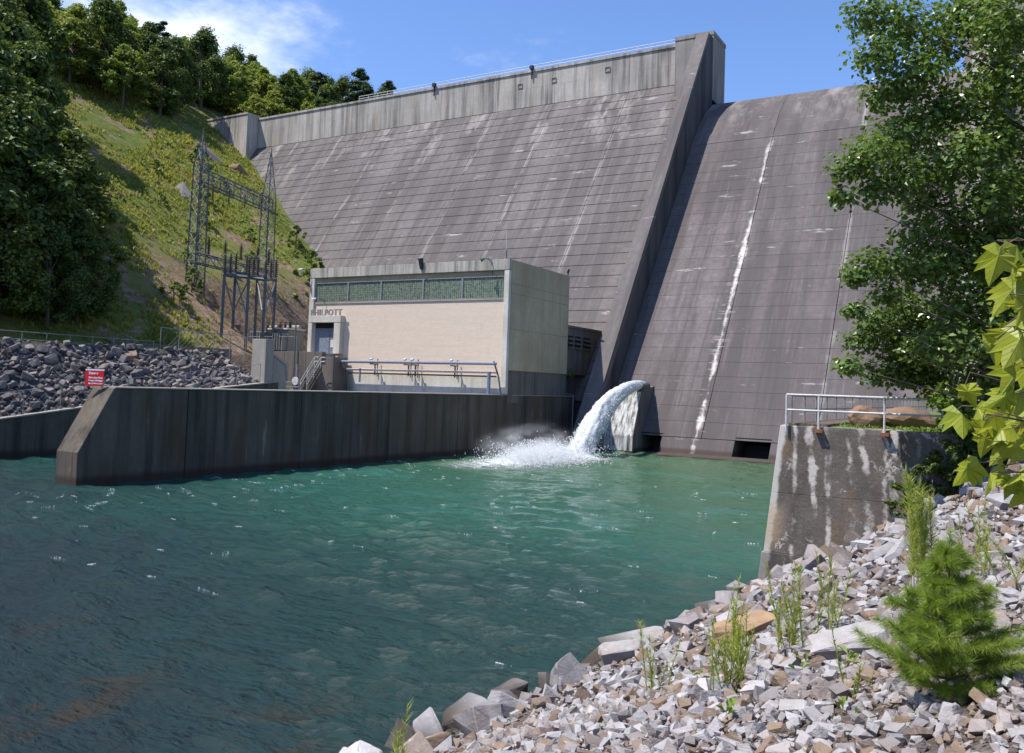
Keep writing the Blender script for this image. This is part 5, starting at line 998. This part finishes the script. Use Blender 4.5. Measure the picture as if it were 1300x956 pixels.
# thin sheet of spilled water on the outlet block
V = [(-41.0, 91.36, .2), (-37.35, 91.36, .2), (-37.35, 91.44, 1.9), (-37.45, 93.92, 6.9), (-39.4, 93.92, 6.9), (-41.0, 91.44, 1.9)]
V = np.array(V)+[0, -.06, 0]; link('spill_sheet', np_mesh('spill_sheet', V, np.array([(0, 1, 2), (0, 2, 5), (5, 2, 3), (5, 3, 4)]), M_sheet, tint=np.full(4, 1.)), JT)
# boiling foam where the jet lands, trailing downstream
nx, ny = 150, 190; U, Vv = np.meshgrid(np.linspace(-1, 1, nx), np.linspace(-1, 1, ny)); FX = -38.2+U*6.4; FY = 69.5+Vv*13.5
core = np.exp(-((FX+37.9)/1.9)**2-((FY-76.0)/3.4)**2); trail = np.exp(-((FX+38.8+(76-FY)*.10)/2.8)**2)*sstep(FY, 57, 73)*(1-sstep(FY, 77, 81))
rough = fbm(FX, FY, 1.6, 4)*.5+fbm(FX+9, FY, 4.2, 3)*.35; FZ = .09+1.1*core*(.7+.6*rough)+.34*trail*(.6+rough)
dens = np.clip(3.2*core+2.3*trail*(.85+.55*fbm(FX, FY, .5, 3)), 0, 1.9)*(1-np.clip(np.maximum(abs(U), abs(Vv)), .85, 1)/.15+.85/.15)
Vt = np.stack([FX, FY, FZ], -1).reshape(-1, 3); i = np.arange(ny-1)[:, None]*nx+np.arange(nx-1)[None]; F = np.stack([i, i+1, i+1+nx, i+nx], -1).reshape(-1, 4); tn = dens.reshape(-1)[F].mean(1); ok = tn > .06
tag(link('foam', np_mesh('foam', Vt, F[ok], M_foam, True, tint=tn[ok])), 'boiling white foam where the jet hits the water', kind='stuff')
n = 16000; C = np.stack([jr.normal(-38.2, 1.7, n), 74.5+jr.normal(0, 3.0, n), abs(jr.normal(0, .75, n))], 1); C[:, 1] -= abs(jr.normal(0, 2.5, n)); drops(C, jr.uniform(.012, .06, n), 'spray', None, 'fine white drops thrown up around the foam')
# whitecaps and foam streaks further down the basin
cap = []; 
for _ in range(170):
    y = jr.uniform(18, 66); xw = wx(y)+.4+abs(jr.normal(0, 5.)) if jr.random() < .55 else jr.uniform(-44, -9); 
    if xw > shore(y)-.6: continue
    L = jr.uniform(.10, .45); a = jr.normal(.3, .5)
    for q in range(14): cap.append((xw+math.cos(a)*L*jr.normal(0, .6), y+math.sin(a)*L*jr.normal(0, .6), .10))
C = np.array(cap); C[:, 2] = water_h(C[:, 0:1], C[:, 1:2])[:, 0]+.015; C[:, 2] -= .012; drops(C, jr.uniform(.006, .026, len(C)), 'whitecaps', None, 'small white flecks of foam drifting on the green water')
# mist hanging over the foam
ms = bpy.data.materials.new('mist'); ms.use_nodes = True; nt = ms.node_tree; nt.nodes.clear(); mo = nt.nodes.new('ShaderNodeOutputMaterial'); pv = nt.nodes.new('ShaderNodeVolumePrincipled'); pv.inputs['Color'].default_value = (.97, .98, 1, 1); pv.inputs['Anisotropy'].default_value = .2
tcn = nt.nodes.new('ShaderNodeTexCoord'); ln = nt.nodes.new('ShaderNodeVectorMath'); ln.operation = 'LENGTH'; nt.links.new(tcn.outputs['Object'], ln.inputs[0]); mr = nt.nodes.new('ShaderNodeMapRange'); mr.interpolation_type = 'SMOOTHSTEP'; mr.inputs['From Min'].default_value = 1; mr.inputs['From Max'].default_value = .1; mr.inputs['To Min'].default_value = 0; mr.inputs['To Max'].default_value = 1
mr.inputs['From Min'].default_value = .1; mr.inputs['From Max'].default_value = 1; mr.inputs['To Min'].default_value = 1; mr.inputs['To Max'].default_value = 0
nt.links.new(ln.outputs['Value'], mr.inputs['Value']); nn = nt.nodes.new('ShaderNodeTexNoise'); nn.inputs['Scale'].default_value = 3.2; nn.inputs['Detail'].default_value = 5; nt.links.new(tcn.outputs['Object'], nn.inputs['Vector']); m2 = nt.nodes.new('ShaderNodeMapRange'); m2.inputs['From Min'].default_value = .45; m2.inputs['From Max'].default_value = .75; nt.links.new(nn.outputs['Fac'], m2.inputs['Value'])
sq = nt.nodes.new('ShaderNodeMath'); sq.operation = 'POWER'; sq.inputs[1].default_value = 1.8; nt.links.new(mr.outputs['Result'], sq.inputs[0]); mm = nt.nodes.new('ShaderNodeMath'); mm.operation = 'MULTIPLY'; nt.links.new(sq.outputs[0], mm.inputs[0]); nt.links.new(m2.outputs['Result'], mm.inputs[1]); m3 = nt.nodes.new('ShaderNodeMath'); m3.operation = 'MULTIPLY'; m3.inputs[1].default_value = .9; nt.links.new(mm.outputs[0], m3.inputs[0]); nt.links.new(m3.outputs[0], pv.inputs['Density']); nt.links.new(pv.outputs[0], mo.inputs['Volume'])
bm = bmesh.new(); bmesh.ops.create_icosphere(bm, subdivisions=2, radius=1.0); me = bpy.data.meshes.new('mist'); bm.to_mesh(me); bm.free(); me.materials.append(ms); o = link('mist', me); o.location = (-39.6, 72, .6); o.scale = (5.6, 10.0, 3.9); tag(o, 'pale spray mist drifting over the foam', kind='stuff')
